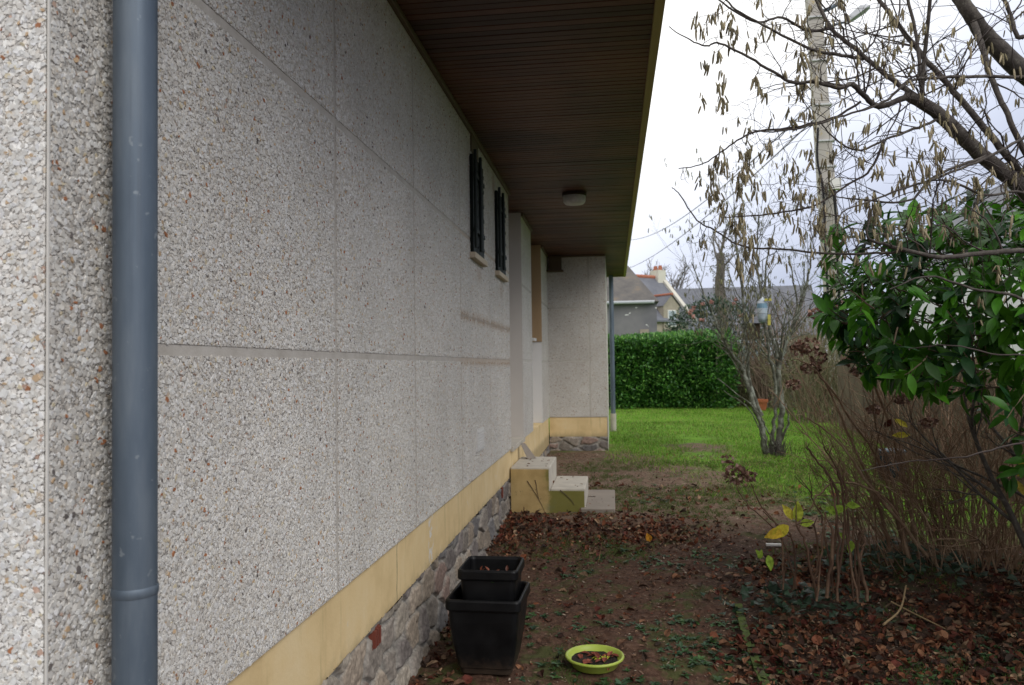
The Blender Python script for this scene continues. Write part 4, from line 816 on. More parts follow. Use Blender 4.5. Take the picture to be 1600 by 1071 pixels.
# weeds (small rosettes) and moss-like tufts
def weedden(x, y_):
    n1 = vnoise(x, y_, 57, 4, 1.3); return np.clip(sst(.45, .62, n1) * sst(.35, .9, x) * .8 + .5 * sst(1.2, 1.9, x) * sst(5, 3.8, y_), 0, 1) * (.35 + .65 * sst(6.9, 5.4, y_))
x, y_ = ingrid(1700, weedden, (.3, 4), (3.1, 9.6)); m = len(x); K = 6; xs = np.repeat(x, K); ys = np.repeat(y_, K); a = np.tile(np.arange(K) * 1.05, m) + np.repeat(r.rand(m) * 6, K); sz = np.repeat(r.uniform(.014, .042, m), K) * r.uniform(.7, 1.2, m * K)
fw = np.stack([np.cos(a), np.sin(a), r.uniform(.05, .75, m * K)], -1); tone = np.repeat(r.uniform(.6, 1.3, m), K)[:, None]; hue = np.repeat(r.rand(m), K)[:, None]
V, F, C_ = scatter(leaf_t(3, .55, .15, -.2)[0], leaf_t(3, .55)[1], np.stack([xs, ys, gz(xs, ys) + .004], -1), fw, np.array([0, 0, 1.]), sz, (np.array([.055, .12, .03]) * hue + np.array([.04, .085, .045]) * (1 - hue)) * tone); tag(mk('weeds', V, F, M_leaf, None, (1.5, 5, 0), C_, True), 'low green weeds sprouting through the soil and leaves', None, kind='stuff')
BT = [(-.5, 0, 0), (.5, 0, 0), (.3, .55, .12), (-.3, .55, .12), (0, 1, .42)]; BF = [(0, 1, 2, 3), (3, 2, 4)]
def blades(n, f, xr, yr, hmin, hmax, wd, name, label, pal, clump=1, seedz=0):
    X_ = []; Y_ = []; c_ = 0
    while c_ < n:
        x = r.uniform(*xr, n * 2); y_ = r.uniform(*yr, n * 2); k = r.rand(n * 2) < f(x, y_); X_.append(x[k]); Y_.append(y_[k]); c_ += k.sum()
    x = np.repeat(np.concatenate(X_)[:n], clump); y_ = np.repeat(np.concatenate(Y_)[:n], clump); m = len(x); x = x + r.normal(0, .016, m) * (clump > 1); y_ = y_ + r.normal(0, .016, m) * (clump > 1)
    ok = (x > .03) & ~((x < 1.05) & (y_ > 7.78) & (y_ < 9.0)) & ~(((x - .93) ** 2 + (y_ - 4.125) ** 2) < .16 ** 2) & ~((np.abs(x - .38) < .19) & (np.abs(y_ - 4.1) < .19)) & ~((x < .98) & (y_ > 12.7) & (y_ < 15.8)); x = x[ok]; y_ = y_[ok]; m = len(x)
    fw = np.stack([r.normal(0, .45, m), r.normal(0, .45, m), np.ones(m)], -1); up = np.stack([r.normal(0, 1, m), r.normal(0, 1, m), r.normal(0, .1, m)], -1); h = r.uniform(hmin, hmax, m)
    cc = np.array(pal)[r.randint(0, len(pal), m)] * r.uniform(.7, 1.3, (m, 1)) * (.50 + 1.0 * vnoise(x, y_, 71, 4, 1.3))[:, None]
    V, F, C_ = scatter(BT, BF, np.stack([x, y_, gz(x, y_) - .003], -1), fw, up, np.stack([h * 0 + wd, h, h], -1) * np.stack([r.uniform(.6, 1.3, m), np.ones(m), np.ones(m)], -1), cc)
    tag(mk(name, V, F, M_grass, None, (3, 12, .2), C_), label, None, kind='stuff')
def lawnf(x, y_):
    n1 = vnoise(x, y_, 61, 4, .9); q = y_ + 6 * (n1 - .5) - 2.4 * (1 - sst(.9, 2.2, x)) + sst(2.2, 3.8, x) * 3.6; x2 = x + (vnoise(x, y_, 64, 3, 1.4) - .5) * 1.2; y2 = y_ + (vnoise(x, y_, 65, 3, 1.1) - .5) * 4; d = ((x2 - 2.4) / .42) ** 2 + ((y2 - 13.2) / 1.2) ** 2
    return sst(9.4, 11.8, q) * (.12 + .88 * sst(.5, 1.9, d * (.4 + 1.3 * vnoise(x, y_, 67, 3, 2.5))))
palL = ((.12, .26, .028), (.16, .31, .035), (.09, .20, .025), (.22, .31, .06), (.26, .24, .10))
blades(76000, lambda x, y_: lawnf(x, y_) * np.clip(17 / y_ - .3, .3, 1), (.9, 8.5), (8.8, 25.5), .03, .075, .009, 'lawn_grass', 'bright green lawn grass between the house and the hedge', palL)
blades(5200, lambda x, y_: .9 * np.exp(-((y_ - 8.9 - (x - 2) * .5) / .35) ** 2) * sst(1.2, 1.6, x) * sst(2.9, 2.3, x) + sst(.48, .62, vnoise(x, y_, 83, 4, 1.1)) * sst(.2, .7, x), (.3, 4.2), (3.1, 11.5), .015, .045, .0035, 'grass_tufts', 'thin grass tufts growing in the bare soil', ((.07, .13, .025), (.10, .16, .04), (.12, .12, .05)), 11)
# twigs on the ground
def stick(pts, rr, label, mat=M_cane):
    C3 = []
    for x, y_, dz in pts: C3.append((x, y_, float(gz(x, y_, False)) + dz))
    g = G(); Q, RR = smoothp(C3, [rr * (1 - .15 * i) for i in range(len(C3))], 5); g.tube(Q, RR, 6); o = g.mk('stick', mat, None, C3[0], smooth=True); tag(o, label, 'stick', 'sticks lying on the leaves')
M_straw = simple('pale_stick', (.27, .19, .10), .8, .25, 10)
stick([(2.55, 4.72, .03), (2.72, 4.95, .05), (2.86, 5.25, .10)], .007, 'pale straight stick slanting up to the right on the leaf litter', M_straw)
stick([(2.72, 5.1, .04), (2.82, 4.9, .03), (2.93, 4.62, .02)], .005, 'thin pale stick slanting down to the right across the other stick', M_straw)
stick([(.915, 6.1, .02), (.93, 6.12, .09), (.945, 6.1, .17)], .003, 'thin dry stalk standing upright in the soil before the steps', M_straw)
# edging strip
Q = [at(1140, 940, 5.2), at(1160, 990, 4.7), at(1178, 1040, 4.3), at(1200, 1100, 3.9)]; g = G()
P = np.array([(1.79, 5.0), (1.775, 4.8), (1.765, 4.6), (1.755, 4.1), (1.77, 3.4)])
for i in range(4):
    a, c_ = P[i], P[i + 1]; nn = 14
    for k in range(nn):
        q0 = a + (c_ - a) * k / nn; q1 = a + (c_ - a) * (k + 1) / nn; z0 = float(gz(*q0, False)) + .014 + .012 * r.rand(); z1 = float(gz(*q1, False)) + .014 + .012 * r.rand(); w_ = .022
        g.add([(q0[0] - w_, q0[1], z0 - .05), (q0[0] - w_, q0[1], z0), (q0[0] + w_, q0[1], z0), (q0[0] + w_, q0[1], z0 - .05), (q1[0] - w_, q1[1], z1 - .05), (q1[0] - w_, q1[1], z1), (q1[0] + w_, q1[1], z1), (q1[0] + w_, q1[1], z1 - .05)], [(0, 1, 5, 4), (1, 2, 6, 5), (2, 3, 7, 6)])
b = NB('mossy_concrete'); n_ = b.noise(18, 6, .7); M_mosc = b.done(b.ramp(n_, [(.35, (.05, .045, .035)), (.5, (.06, .085, .02)), (.7, (.075, .11, .03))]), .95, n_, .7, .01)
tag(g.mk('garden_edging', M_mosc, None, (1.77, 4.4, .03)), 'narrow moss-covered concrete edging strip sunk in the soil near the bottom', 'edging')
o = None
n = 1; T_, TF_ = leaf_t(4, .8, .2, -.2)
V, F, C_ = scatter(T_, TF_, [(1.33, 6.62, .13)], [(-.3, -.2, .8)], [(0, -1., .2)], .07, [(.55, .25, .03)]); tag(mk('yellow_leaf', V, F, M_dead, None, (1.33, 6.62, .12), C_), 'single orange-yellow leaf standing up on the bare soil', 'leaf')
g = G(); g.box((2.24, 6.5, .13), (2.36, 6.53, .15)); tag(bevel(g.mk('plastic_scrap', M_white, None, (2.3, 6.5, .13))), 'small white plastic scrap lying on the soil beyond the clump', 'litter')

# ------------------------------------------------------------------ hedges and planting beyond the lawn
def leafcloud(P, D, s0, s1, pal, r, name, mat, parent, T=None, up=None):
    T = T or leaf_t(2, .45, .15, -.1); n = len(P); cc = np.array(pal)[r.randint(0, len(pal), n)] * r.uniform(.65, 1.35, (n, 1))
    V, F, C_ = scatter(T[0], T[1], P, D, up if up is not None else r.normal(0, .5, (n, 3)) + [0, -.2, 1], r.uniform(s0, s1, n), cc); return tag(mk(name, V, F, mat, parent, None, C_), kind='stuff')
def hedge(x0, x1, y0, y1, z0, z1, n, pal, label, s0, s1, seed, mat=M_lhedge, name='hedge', core=(.02, .03, .012), rough_=.16):
    r = np.random.RandomState(seed); t = empty(name, ((x0 + x1) / 2, (y0 + y1) / 2, z0), label, 'hedge')
    ar = np.array([(x1 - x0) * (z1 - z0), (x1 - x0) * (y1 - y0), (y1 - y0) * (z1 - z0), (y1 - y0) * (z1 - z0)]); f = r.choice(4, n, p=ar / ar.sum()); u, v = r.rand(n), r.rand(n); P = np.zeros((n, 3)); D = np.zeros((n, 3))
    for k in range(4):
        m = f == k
        if k == 0: P[m] = np.stack([x0 + u[m] * (x1 - x0), np.full(m.sum(), y0), z0 + v[m] * (z1 - z0)], -1); D[m] = (0, -1, 0)
        if k == 1: P[m] = np.stack([x0 + u[m] * (x1 - x0), y0 + v[m] * (y1 - y0), np.full(m.sum(), z1)], -1); D[m] = (0, 0, 1)
        if k == 2: P[m] = np.stack([np.full(m.sum(), x0), y0 + u[m] * (y1 - y0), z0 + v[m] * (z1 - z0)], -1); D[m] = (-1, 0, 0)
        if k == 3: P[m] = np.stack([np.full(m.sum(), x1), y0 + u[m] * (y1 - y0), z0 + v[m] * (z1 - z0)], -1); D[m] = (1, 0, 0)
    bump_ = (vnoise(P[:, 0] + P[:, 1], P[:, 2], seed, 4, 1.8) - .5) * rough_ * 3.0 + r.uniform(-rough_, rough_ * .5, n); P = P + D * bump_[:, None]
    cn = np.array([(x0 + x1) / 2, (y0 + y1) / 2]); rr_ = sst(z0, z0 + .5, P[:, 2]) * .06 + .94; P[:, 0] = cn[0] + (P[:, 0] - cn[0]) * rr_
    leafcloud(P, D + r.normal(0, .6, (n, 3)) + [0, 0, .35], s0, s1, pal, r, 'foliage', mat, t)
    g = G(); i_ = rough_ * 1.6 + .1; g.box((x0 + i_, y0 + i_, z0 - .1), (x1 - i_, y1 - i_, z1 - .2)); g.mk('dark_core', simple('hedge_core', core, .9, .4), t)  # solid dark box standing in for the shaded inside of the hedge
    return t
palH = ((.06, .18, .03), (.09, .25, .04), (.04, .12, .03), (.15, .32, .06))
hedge(.2, 4.45, 23.0, 24.6, .3, 2.33, 30000, palH, 'neatly clipped dark green laurel hedge at the back of the lawn', .08, .15, 3, core=(.014, .04, .01), rough_=.2)
hedge(4.6, 10.5, 25.0, 26.4, .3, 1.55, 14000, ((.09, .085, .04), (.12, .10, .06), (.06, .075, .025), (.15, .125, .085)), 'scruffy brown-green mixed hedge behind the small hazel', .05, .11, 4, name='mixed_hedge', core=(.035, .03, .02), rough_=.35)
# camellia with pink flowers
r = np.random.RandomState(8)
cm = empty('camellia_bush', (4.0, 28.5, .3), 'rounded dark camellia bush dotted with pink flowers above the hedge', 'bush')
n = 9500; v = unit(r.normal(0, 1, (n, 3))); q = r.uniform(.6, 1, n) ** .5; P = np.array([4.6, 28.5, 2.15]) + v * [1.95, 1.2, 1.75] * (q * (.8 + .35 * vnoise(v[:, 0] * 2 + 9, v[:, 2] * 2, 12, 3, 2)))[:, None]
leafcloud(P, v + r.normal(0, .6, (n, 3)), .09, .15, ((.035, .07, .035), (.05, .09, .05), (.025, .05, .03)), r, 'foliage', M_lhedge, cm)
g = G(); g.tube([(4.6, 28.5, .2), (4.5, 28.5, 2.2)], [.1, .05], 8); g.mk('trunk', M_bark, cm)
for (px, py) in ((1084, 482), (1078, 490), (1083, 495), (1096, 500), (1098, 475), (1112, 472), (1147, 474), (1150, 470), (1080, 486), (1158, 494)):
    p = at(px, py, 27.0 + (px % 3) * .2); g = G()
    for q_ in range(7): pp = p + r.normal(0, .022, 3); g.lathe(pp, [(.001, -.03), (.05, -.01), (.045, .03), (.001, .02)], 6); g.mk('flower', simple('pink_petals', (.50, .26, .22), .8, .3) if 'pink_petals' not in bpy.data.materials else bpy.data.materials['pink_petals'], cm)

# ------------------------------------------------------------------ small hazel on the lawn
r = np.random.RandomState(14)
sh = empty('small_hazel', (3.45, 12.2, .2), 'small multi-stemmed hazel with lichened trunks standing on the lawn', 'tree')
g = G(); tw2 = G(); tips = []; allp = []
TS = .62
tr = [([(1196, 708, 12.2), (1190, 665, 12.2), (1178, 635, 12.2), (1168, 600, 12.2), (1158, 572, 12.2), (1135, 540, 12.1), (1110, 480, 12), (1080, 410, 12)], [8.5, 6.5, 6, 5, 4, 3, 2.2, 1.2]),
      ([(1214, 708, 12.4), (1219, 665, 12.4), (1222, 630, 12.4), (1216, 590, 12.4), (1222, 552, 12.4), (1240, 510, 12.4), (1262, 440, 12.4), (1268, 370, 12.4)], [9, 7, 6.5, 6.5, 5, 3.6, 2.6, 1.4]),
      ([(1204, 708, 12.3), (1210, 650, 12.2), (1212, 600, 12.2), (1200, 540, 12.1), (1190, 470, 12), (1182, 400, 12), (1186, 330, 12)], [6, 4, 3.6, 3.4, 3, 2.3, 1.3]),
      ([(1190, 650, 12.2), (1172, 600, 12.3), (1166, 530, 12.3), (1160, 460, 12.4), (1150, 380, 12.4), (1148, 320, 12.4)], [5, 4, 3.6, 3, 2.2, 1.2]),
      ([(1218, 690, 12.4), (1232, 662, 12.3), (1228, 630, 12.3)], [3.6, 2.6, 1.6]), ([(1216, 560, 12.4), (1200, 500, 12.5), (1196, 430, 12.6), (1212, 350, 12.6)], [4, 3, 2.4, 1.2]),
      ([(1210, 700, 12.1), (1198, 670, 12), (1180, 640, 11.9), (1120, 590, 11.8)], [2.2, 1.8, 1.5, 1]), ([(1200, 700, 12.1), (1170, 640, 12.), (1130, 610, 12)], [1.8, 1.4, 1]), ([(1222, 560, 12.4), (1245, 480, 12.4), (1232, 400, 12.4)], [3.4, 2.5, 1.4])]
for ctrl, rad in tr:
    Q, RR = smoothp([at(*c_) for c_ in ctrl], [px2r(p, 12.3) * TS for p in rad], 6, .008, r); g.tube(Q, RR, 8)
    if len(ctrl) < 5: continue
    for s_ in range(22):
        j = r.randint(int(len(Q) * .42), len(Q)); dd = unit(Q[j] - Q[j - 1]); nd = unit(dd * .7 + r.normal(0, .5, 3) * [1, .8, 1] + [0, 0, .55]); grow(tw2, Q[j], nd, r.uniform(.4, 1.0), max(.004, RR[j] * .45), 2, r, .13, .03, 3, tips, .5, 4, .6, 6, allp)
g.mk('trunk', M_lich, sh, smooth=True); tag(tw2.mk('twigs', M_lich, sh), kind='stuff')
cp = [p + r.normal(0, .01, 3) for p, d in tips if r.rand() < .55 for _ in range(r.randint(1, 4))] + [p for p in allp if r.rand() < .05]
catkins(cp, 'catkins', sh, r, (.05, .09), ((.17, .165, .085), (.13, .13, .075)))
# shoots at foot
g = G()
for k in range(60):
    p = np.array([3.5 + r.normal(0, .07), 12.2 + r.normal(0, .07), .2]); P, _ = wander(p, (r.normal(0, .2), r.normal(0, .2), 1), r.uniform(.15, .35), 4, .08, 0, r); g.tube(P, [.006, .005, .004, .003, .002], 4)
g.mk('suckers', M_bark, sh)
# hanging bottle feeder + bird house
bf = empty('bird_feeder', at(1192, 460, 12), 'clear plastic bottle feeder with yellow and blue patches hanging in the small hazel', 'bird feeder')
p = at(1191, 484, 12); g = G(); ring = [(.02, .19), (.03, .16), (.07, .12), (.075, .0), (.07, -.13), (.05, -.19), (.001, -.2)]; g.lathe(p, ring, 14)
b = NB('milky_plastic'); M_milk = b.done(b.ramp(b.noise(6, 3), [(.4, (.30, .36, .42)), (.6, (.48, .52, .55))]), .3, None, spec=.5); g.mk('bottle', M_milk, bf, smooth=True)
g = G(); g.lathe(p + [0, 0, .05], [(.0758, -.03), (.0765, .0), (.0758, .04)], 14); g.mk('blue_label', simple('blue_label', (.16, .27, .36), .5, .15), bf)
g = G(); g.box(p + [.02, -.09, .12], p + [.12, -.07, .155]); g.mk('yellow_trim', simple('yellow_plastic', (.42, .38, .08), .6, .2), bf); g = G(); g.box(p + [.06, -.09, -.24], p + [.10, -.07, -.08]); g.mk('yellow_trim', bpy.data.materials['yellow_plastic'], bf)
g = G(); g.tube([p + [0, 0, .2], p + [0.02, 0, .75]], .004, 5); g.mk('cord', M_black, bf)
p = at(1172, 503, 12.7); bh = empty('bird_house', p, 'little brown wooden bird house with a dark roof in the small hazel', 'bird house')
g = G(); g.box(p + [-.10, -.1, -.28], p + [.13, .12, -.02]); g.mk('box', M_wood, bh)
g = G(); g.add([p + v_ for v_ in ((-.15, -.16, -.03), (.18, -.16, -.03), (.18, .16, -.03), (-.15, .16, -.03), (-.10, 0, .07), (.13, 0, .07))], [(0, 1, 5, 4), (2, 3, 4, 5)]); g.add([p + v_ for v_ in ((-.15, -.16, -.03), (-.10, 0, .07), (-.15, .16, -.03), (.18, -.16, -.03), (.18, .16, -.03), (.13, 0, .07))], [(0, 1, 2), (3, 4, 5)]); g.mk('roof', M_slate, bh)
g = G(); g.tube([p + [.015, .01, .07], p + [.03, .05, .6]], .004, 5); g.mk('cord', M_black, bh)
# terracotta pot on the lawn
p = np.array([5.0, 22.0, .3]); t = empty('flower_pot', p, 'round terracotta pot standing on the far lawn in front of the hedge', 'flower pot')
g = G(); g.lathe(p, [(.001, 0), (.15, 0), (.19, .22), (.215, .225), (.22, .30), (.195, .30), (.18, .24), (.001, .24)], 24); g.mk('pot', M_terra, t, smooth=False)
g = G(); g.lathe(p, [(.188, .245), (.1, .25), (.001, .255)], 16); g.mk('soil', M_soilp, t)
# green pipe-like dark bag behind canes
p = at(1392, 722, 7.4); g = G(); g.lathe(p, [(.001, -.17), (.10, -.16), (.13, -.05), (.11, .06), (.13, .1), (.12, .11), (.001, .09)], 14); tag(g.mk('bucket', simple('teal_plastic', (.02, .05, .065), .4, .3), None, p - [0, 0, .17], smooth=True), 'dark teal bucket half hidden behind the hydrangea canes', 'bucket')

# ------------------------------------------------------------------ van behind hedge
p = np.array([at(1184, 527, 29.8)[0], 31.0, at(1184, 527, 29.8)[2] - 2.0]); vn = empty('parked_van', p, 'pale van parked behind the hedge, only its top showing', 'van')
g = G(); prof = [(-2.3, .35), (2.2, .35), (2.25, 1.0), (1.7, 1.15), (1.1, 1.95), (-2.2, 2.0), (-2.3, 1.8)]; n = len(prof)
V = [(p[0] + s_, p[1] - q_, p[2] + z_) for s_ in (-.85, .85) for q_, z_ in prof]
M_car = simple('pale_car_paint', (.55, .60, .66), .25, .05, 2)
o = mk('body', V, [np.array([list(range(n)), list(range(n, 2 * n))[::-1]]), np.array([(i, (i + 1) % n, (i + 1) % n + n, i + n)[::-1] for i in range(n)])], M_car, vn); bevel(o, .06, 3)
V = [(p[0] - .75, p[1] - 1.69, p[2] + 1.19), (p[0] + .75, p[1] - 1.69, p[2] + 1.19), (p[0] + .68, p[1] - 1.16, p[2] + 1.89), (p[0] - .68, p[1] - 1.16, p[2] + 1.89)]
mk('windscreen', np.array(V) + [0, -.02, .02], np.array([(0, 1, 2, 3)]), M_glass, vn)
for sx in (-.86, .86):
    for qy in (-1.4, 1.4):
        g = G(); g.tube([(p[0] + sx - .1 * np.sign(sx), p[1] - qy, p[2] + .33), (p[0] + sx + .02 * np.sign(sx), p[1] - qy, p[2] + .33)], .33, 20); wh = g.mk('wheel', M_black, vn)

# ------------------------------------------------------------------ utility pole
PY = 19.5
pb = at(1316, 662, PY); pt = at(1268, -40, PY); pb[2] = .25
up_ = empty('utility_pole', pb, 'tall weathered concrete utility pole carrying wires and a street lamp', 'utility pole')
g = G(); nseg = 24
for k in range(nseg):
    a = pb + (pt - pb) * k / nseg; c_ = pb + (pt - pb) * (k + 1) / nseg; wa = .21 - .05 * k / nseg; wc = .21 - .05 * (k + 1) / nseg
    V = [a + [-wa, -wa * .7, 0], a + [wa, -wa * .7, 0], a + [wa, wa * .7, 0], a + [-wa, wa * .7, 0], c_ + [-wc, -wc * .7, 0], c_ + [wc, -wc * .7, 0], c_ + [wc, wc * .7, 0], c_ + [-wc, wc * .7, 0]]
    g.add(V, [(0, 1, 5, 4), (1, 2, 6, 5), (2, 3, 7, 6), (3, 0, 4, 7)])
g.mk('shaft', M_pole, up_)
for py in (30, 97, 166, 222, 262):
    p = at(1273 + py * .07, py, PY); g = G(); g.box(p + [-.20, -.16, -.02], p + [.20, .16, .02]); g.mk('steel_band', simple('band_steel', (.5, .5, .5), .4, .1) if 'band_steel' not in bpy.data.materials else bpy.data.materials['band_steel'], up_)
g = G(); p = at(1303, 288, PY - .3); g.box(p + [-.12, -.1, -.13], p + [.14, .1, .12]); g.mk('junction_box', M_white, up_)
g = G(); Q, RR = smoothp([at(1278, 200, PY - .3), at(1277, 250, PY - .3), at(1286, 300, PY - .3), at(1290, 400, PY - .3), at(1300, 560, PY - .3)], [.03] * 5, 5); g.tube(Q, RR, 6); Q, RR = smoothp([at(1302, 296, PY - .3), at(1306, 340, PY - .3), at(1308, 400, PY - .3), at(1318, 600, PY - .3)], [.03] * 4, 5); g.tube(Q, RR, 6); g.mk('cable', M_black, up_)
g = G(); p0 = at(1285, 18, PY); p1 = at(1325, 34, PY - .2); g.tube([p0, at(1300, 12, PY), at(1312, 4, PY)], .05, 8); g.tube([p0 + [0, 0, -.4], p1], .03, 8); arm = g.mk('lamp_arm', M_zinc, up_)
a0 = at(1322, 38, PY - .3); a1 = at(1358, 12, PY - .5); g = G(); ax = unit(a1 - a0); sdv = unit(np.cross(ax, [0, 1., 0])); dv = np.array([0, 1., 0])
def lampsec(c_, w_, h_): return [c_ + dv * w_, c_ + sdv * h_, c_ - dv * w_, c_ - sdv * h_ * .35]
V = lampsec(a0, .06, .07) + lampsec(a0 + (a1 - a0) * .3, .16, .14) + lampsec(a0 + (a1 - a0) * .8, .17, .17) + lampsec(a1, .1, .1)
g.add(V, [(i * 4 + q, i * 4 + (q + 1) % 4, i * 4 + 4 + (q + 1) % 4, i * 4 + 4 + q) for i in range(3) for q in range(4)]); g.add(V[:4], [(3, 2, 1, 0)]); g.add(V[-4:], [(0, 1, 2, 3)]); g.mk('lamp_head', simple('lamp_grey', (.42, .43, .45), .4, .1), up_)
def wire(a, c_, sag, rad_, label):
    a = np.array(a); c_ = np.array(c_); P = [a + (c_ - a) * t - np.array([0, 0, sag * 4 * t * (1 - t)]) for t in np.linspace(0, 1, 24)]; g = G(); g.tube(P, rad_, 5); o = g.mk('overhead_wire', M_black, None, a); tag(o, label, 'wire', 'overhead wires of the pole')
wire(at(1272, 160, PY), at(985, 375, 60), .8, .018, 'dark overhead wire running from the pole down to the left, the steepest one')
wire(at(1274, 185, PY), at(960, 425, 70), .8, .018, 'dark overhead wire running from the pole low over the far roofs')
wire(at(1285, 222, PY), at(1640, 215, 30), .6, .012, 'overhead wire running from the pole out to the right')
wire(at(1285, 120, PY), at(1640, 105, 30), .4, .012, 'upper overhead wire running to the right through the hazel boughs')
wire(at(1278, 222, PY), at(1185, 445, 45), .3, .010, 'thin wire dropping from the pole towards the slate roofs')

# ------------------------------------------------------------------ distant houses
def prism(g, x0, x1, y0, y1, z0, z1): g.box((x0, y0, z0), (x1, y1, z1))
# B: slate-clad building with lichened hipped roof
z = .3; bh_ = empty('slate_clad_house', (-2, 36, z), 'low grey slate-clad building with lichened hipped roof behind the hedge', 'house')
xr = at(1026, 480, 34)[0]; ze = at(1000, 473, 34)[2]; zt = at(960, 415, 36.5)[2]
g = G(); g.box((-6, 34, z), (xr, 40, ze)); g.mk('wall', M_clad, bh_)
xt = at(984, 427, 37)[0]
V = [(-6, 33.8, ze + .02), (xr + .1, 33.8, ze + .02), (xr + .1, 40.2, ze + .02), (-6, 40.2, ze + .02), (-6, 37, zt + .3), (xt - .3, 37, zt + .3)]
mk('roof', V, [np.array([(0, 1, 5, 4), (2, 3, 4, 5)]), np.array([(1, 2, 5)]), np.array([(3, 2, 1, 0)])], M_slate2, bh_)
g = G(); g.tube([(-6, 33.76, ze), (xr - .1, 33.76, ze)], .07, 8); g.mk('gutter', simple('gutter_zinc', (.4, .42, .44), .5, .1), bh_)
xa = at(1000, 520, 34)[0]; zb = at(1000, 515, 34)[2]; g = G(); g.box((xa, 33.95, z), (xr - .35, 33.995, zb)); g.mk('stone_panel', M_stw, bh_)
g = G(); p = at(995, 525, 33.6); g.tube([p - [0, 0, .3], p], .12, 10); g.mk('vent_pipe', M_white, bh_)
# A: stone house, roof turned
def rothouse(name, c, ang, L_, Wd, hw, rise, label, roofmat, wallmat, ridge=None):
    t = empty(name, c, label, 'house'); ca, sa = math.cos(ang), math.sin(ang); X_ = lambda u, v, z_: (c[0] + u * ca - v * sa, c[1] + u * sa + v * ca, c[2] + z_)
    V = [X_(u, v, z_) for z_ in (0, hw) for u, v in ((-L_, -Wd), (L_, -Wd), (L_, Wd), (-L_, Wd))] + [X_(-L_, 0, hw + rise), X_(L_, 0, hw + rise)]
    mk('wall', V, [np.array([(0, 1, 5, 4), (1, 2, 6, 5), (2, 3, 7, 6), (3, 0, 4, 7)]), np.array([(5, 6, 9), (7, 4, 8)])], wallmat, t)
    o_ = .18; e_ = .12
    V = []
    for v, z_ in ((-Wd - .25, hw - .25 * rise / Wd), (0, hw + rise)):
        for u in (-L_ - o_, L_ + o_): V += [X_(u, v, z_ + .02), X_(u, v, z_ + .02 + e_)]
    Vb = [X_(u, v, z_) for u, v, z_ in ((-L_ - o_, Wd + .25, hw - .25 * rise / Wd + .02), (-L_ - o_, Wd + .25, hw - .25 * rise / Wd + .02 + e_), (L_ + o_, Wd + .25, hw - .25 * rise / Wd + .02), (L_ + o_, Wd + .25, hw - .25 * rise / Wd + .02 + e_))]
    A = np.array(V + Vb); rf = mk('roof', A, [np.array([(1, 3, 7, 5), (0, 4, 6, 2), (0, 2, 3, 1), (2, 6, 7, 3), (0, 1, 5, 4), (5, 7, 11, 9), (4, 8, 10, 6), (6, 10, 11, 7), (8, 9, 11, 10), (4, 5, 9, 8)])], roofmat, t)
    if ridge: g = G(); g.tube([X_(-L_ - o_, 0, hw + rise + .14), X_(L_ + o_, 0, hw + rise + .14)], .14, 8); g.mk('ridge', ridge, rf)
    return t, X_, rf
ptop = at(1027, 437, 58); AN = R_(40); Ls, Wd, rise = 4.0, 3.0, 3.1
dirr = np.array([math.cos(AN), math.sin(AN)]); hw = ptop[2] - .3 - rise; c = np.array([ptop[0] - dirr[0] * Ls, ptop[1] - dirr[1] * Ls, .3])
t, X_, rf = rothouse('stone_house', c, AN, Ls, Wd, hw, rise, 'tall stone house with blue slate roof, cream verge, orange ridge and chimney', M_slate, M_stw, M_orange)
def obox(X_, a, b_):
    V = [X_(u, v, z_) for z_ in (a[2], b_[2]) for u, v in ((a[0], a[1]), (b_[0], a[1]), (b_[0], b_[1]), (a[0], b_[1]))]
    return V, [(0, 3, 2, 1), (4, 5, 6, 7), (0, 1, 5, 4), (1, 2, 6, 5), (2, 3, 7, 6), (3, 0, 4, 7)]
g = G()
A = [X_(Ls + .19, 0, hw + rise + .02), X_(Ls + .55, 0, hw + rise + .02), X_(Ls + .55, 0, hw + rise + .36), X_(Ls + .19, 0, hw + rise + .36)]
B_ = [X_(Ls + .19, -Wd - .3, hw - .3), X_(Ls + .55, -Wd - .3, hw - .3), X_(Ls + .55, -Wd - .3, hw + .04), X_(Ls + .19, -Wd - .3, hw + .04)]
g.add(A + B_, [(0, 1, 2, 3), (4, 7, 6, 5), (0, 4, 5, 1), (1, 5, 6, 2), (2, 6, 7, 3), (3, 7, 4, 0)]); g.mk('verge', M_cream, t)
g = G(); g.add(*obox(X_, (Ls - .3, -.42, hw + rise - .6), (Ls + .45, .42, hw + rise + .65))); ch = g.mk('chimney', M_cream, t)
for v_ in (-.25, .25):
    g = G(); q = X_(Ls + .07, v_, hw + rise + .65); g.lathe(q, [(.16, 0), (.13, .35), (.10, .35)], 10); g.mk('chimney_pot', M_orange, ch)
g = G(); g.add(*obox(X_, (1.6, -Wd - .1, hw - .8), (3.1, -Wd + 1.6, hw + .9)))
V = [X_(1.6, -Wd - .1, hw + .901), X_(3.1, -Wd - .1, hw + .901), X_(2.35, -Wd - .1, hw + 1.6), X_(1.6, -Wd + 1.6, hw + .901), X_(3.1, -Wd + 1.6, hw + .901), X_(2.35, -Wd + 1.6, hw + 1.6)]
g.add(V, [(0, 1, 2), (3, 5, 4)]); dm = g.mk('dormer', M_stw, t)
V = [X_(1.5, -Wd - .2, hw + .86), X_(2.35, -Wd - .2, hw + 1.68), X_(3.2, -Wd - .2, hw + .86), X_(1.5, -Wd + 1.65, hw + .86), X_(2.35, -Wd + 1.65, hw + 1.68), X_(3.2, -Wd + 1.65, hw + .86)]
mk('dormer_roof', V, [np.array([(0, 1, 4, 3), (1, 2, 5, 4)])], M_slate, dm)
g = G(); g.tube([X_(2.35, -Wd - .22, hw + 1.7), X_(2.35, -Wd + 1.66, hw + 1.7)], .09, 8); g.mk('ridge', M_orange, dm)
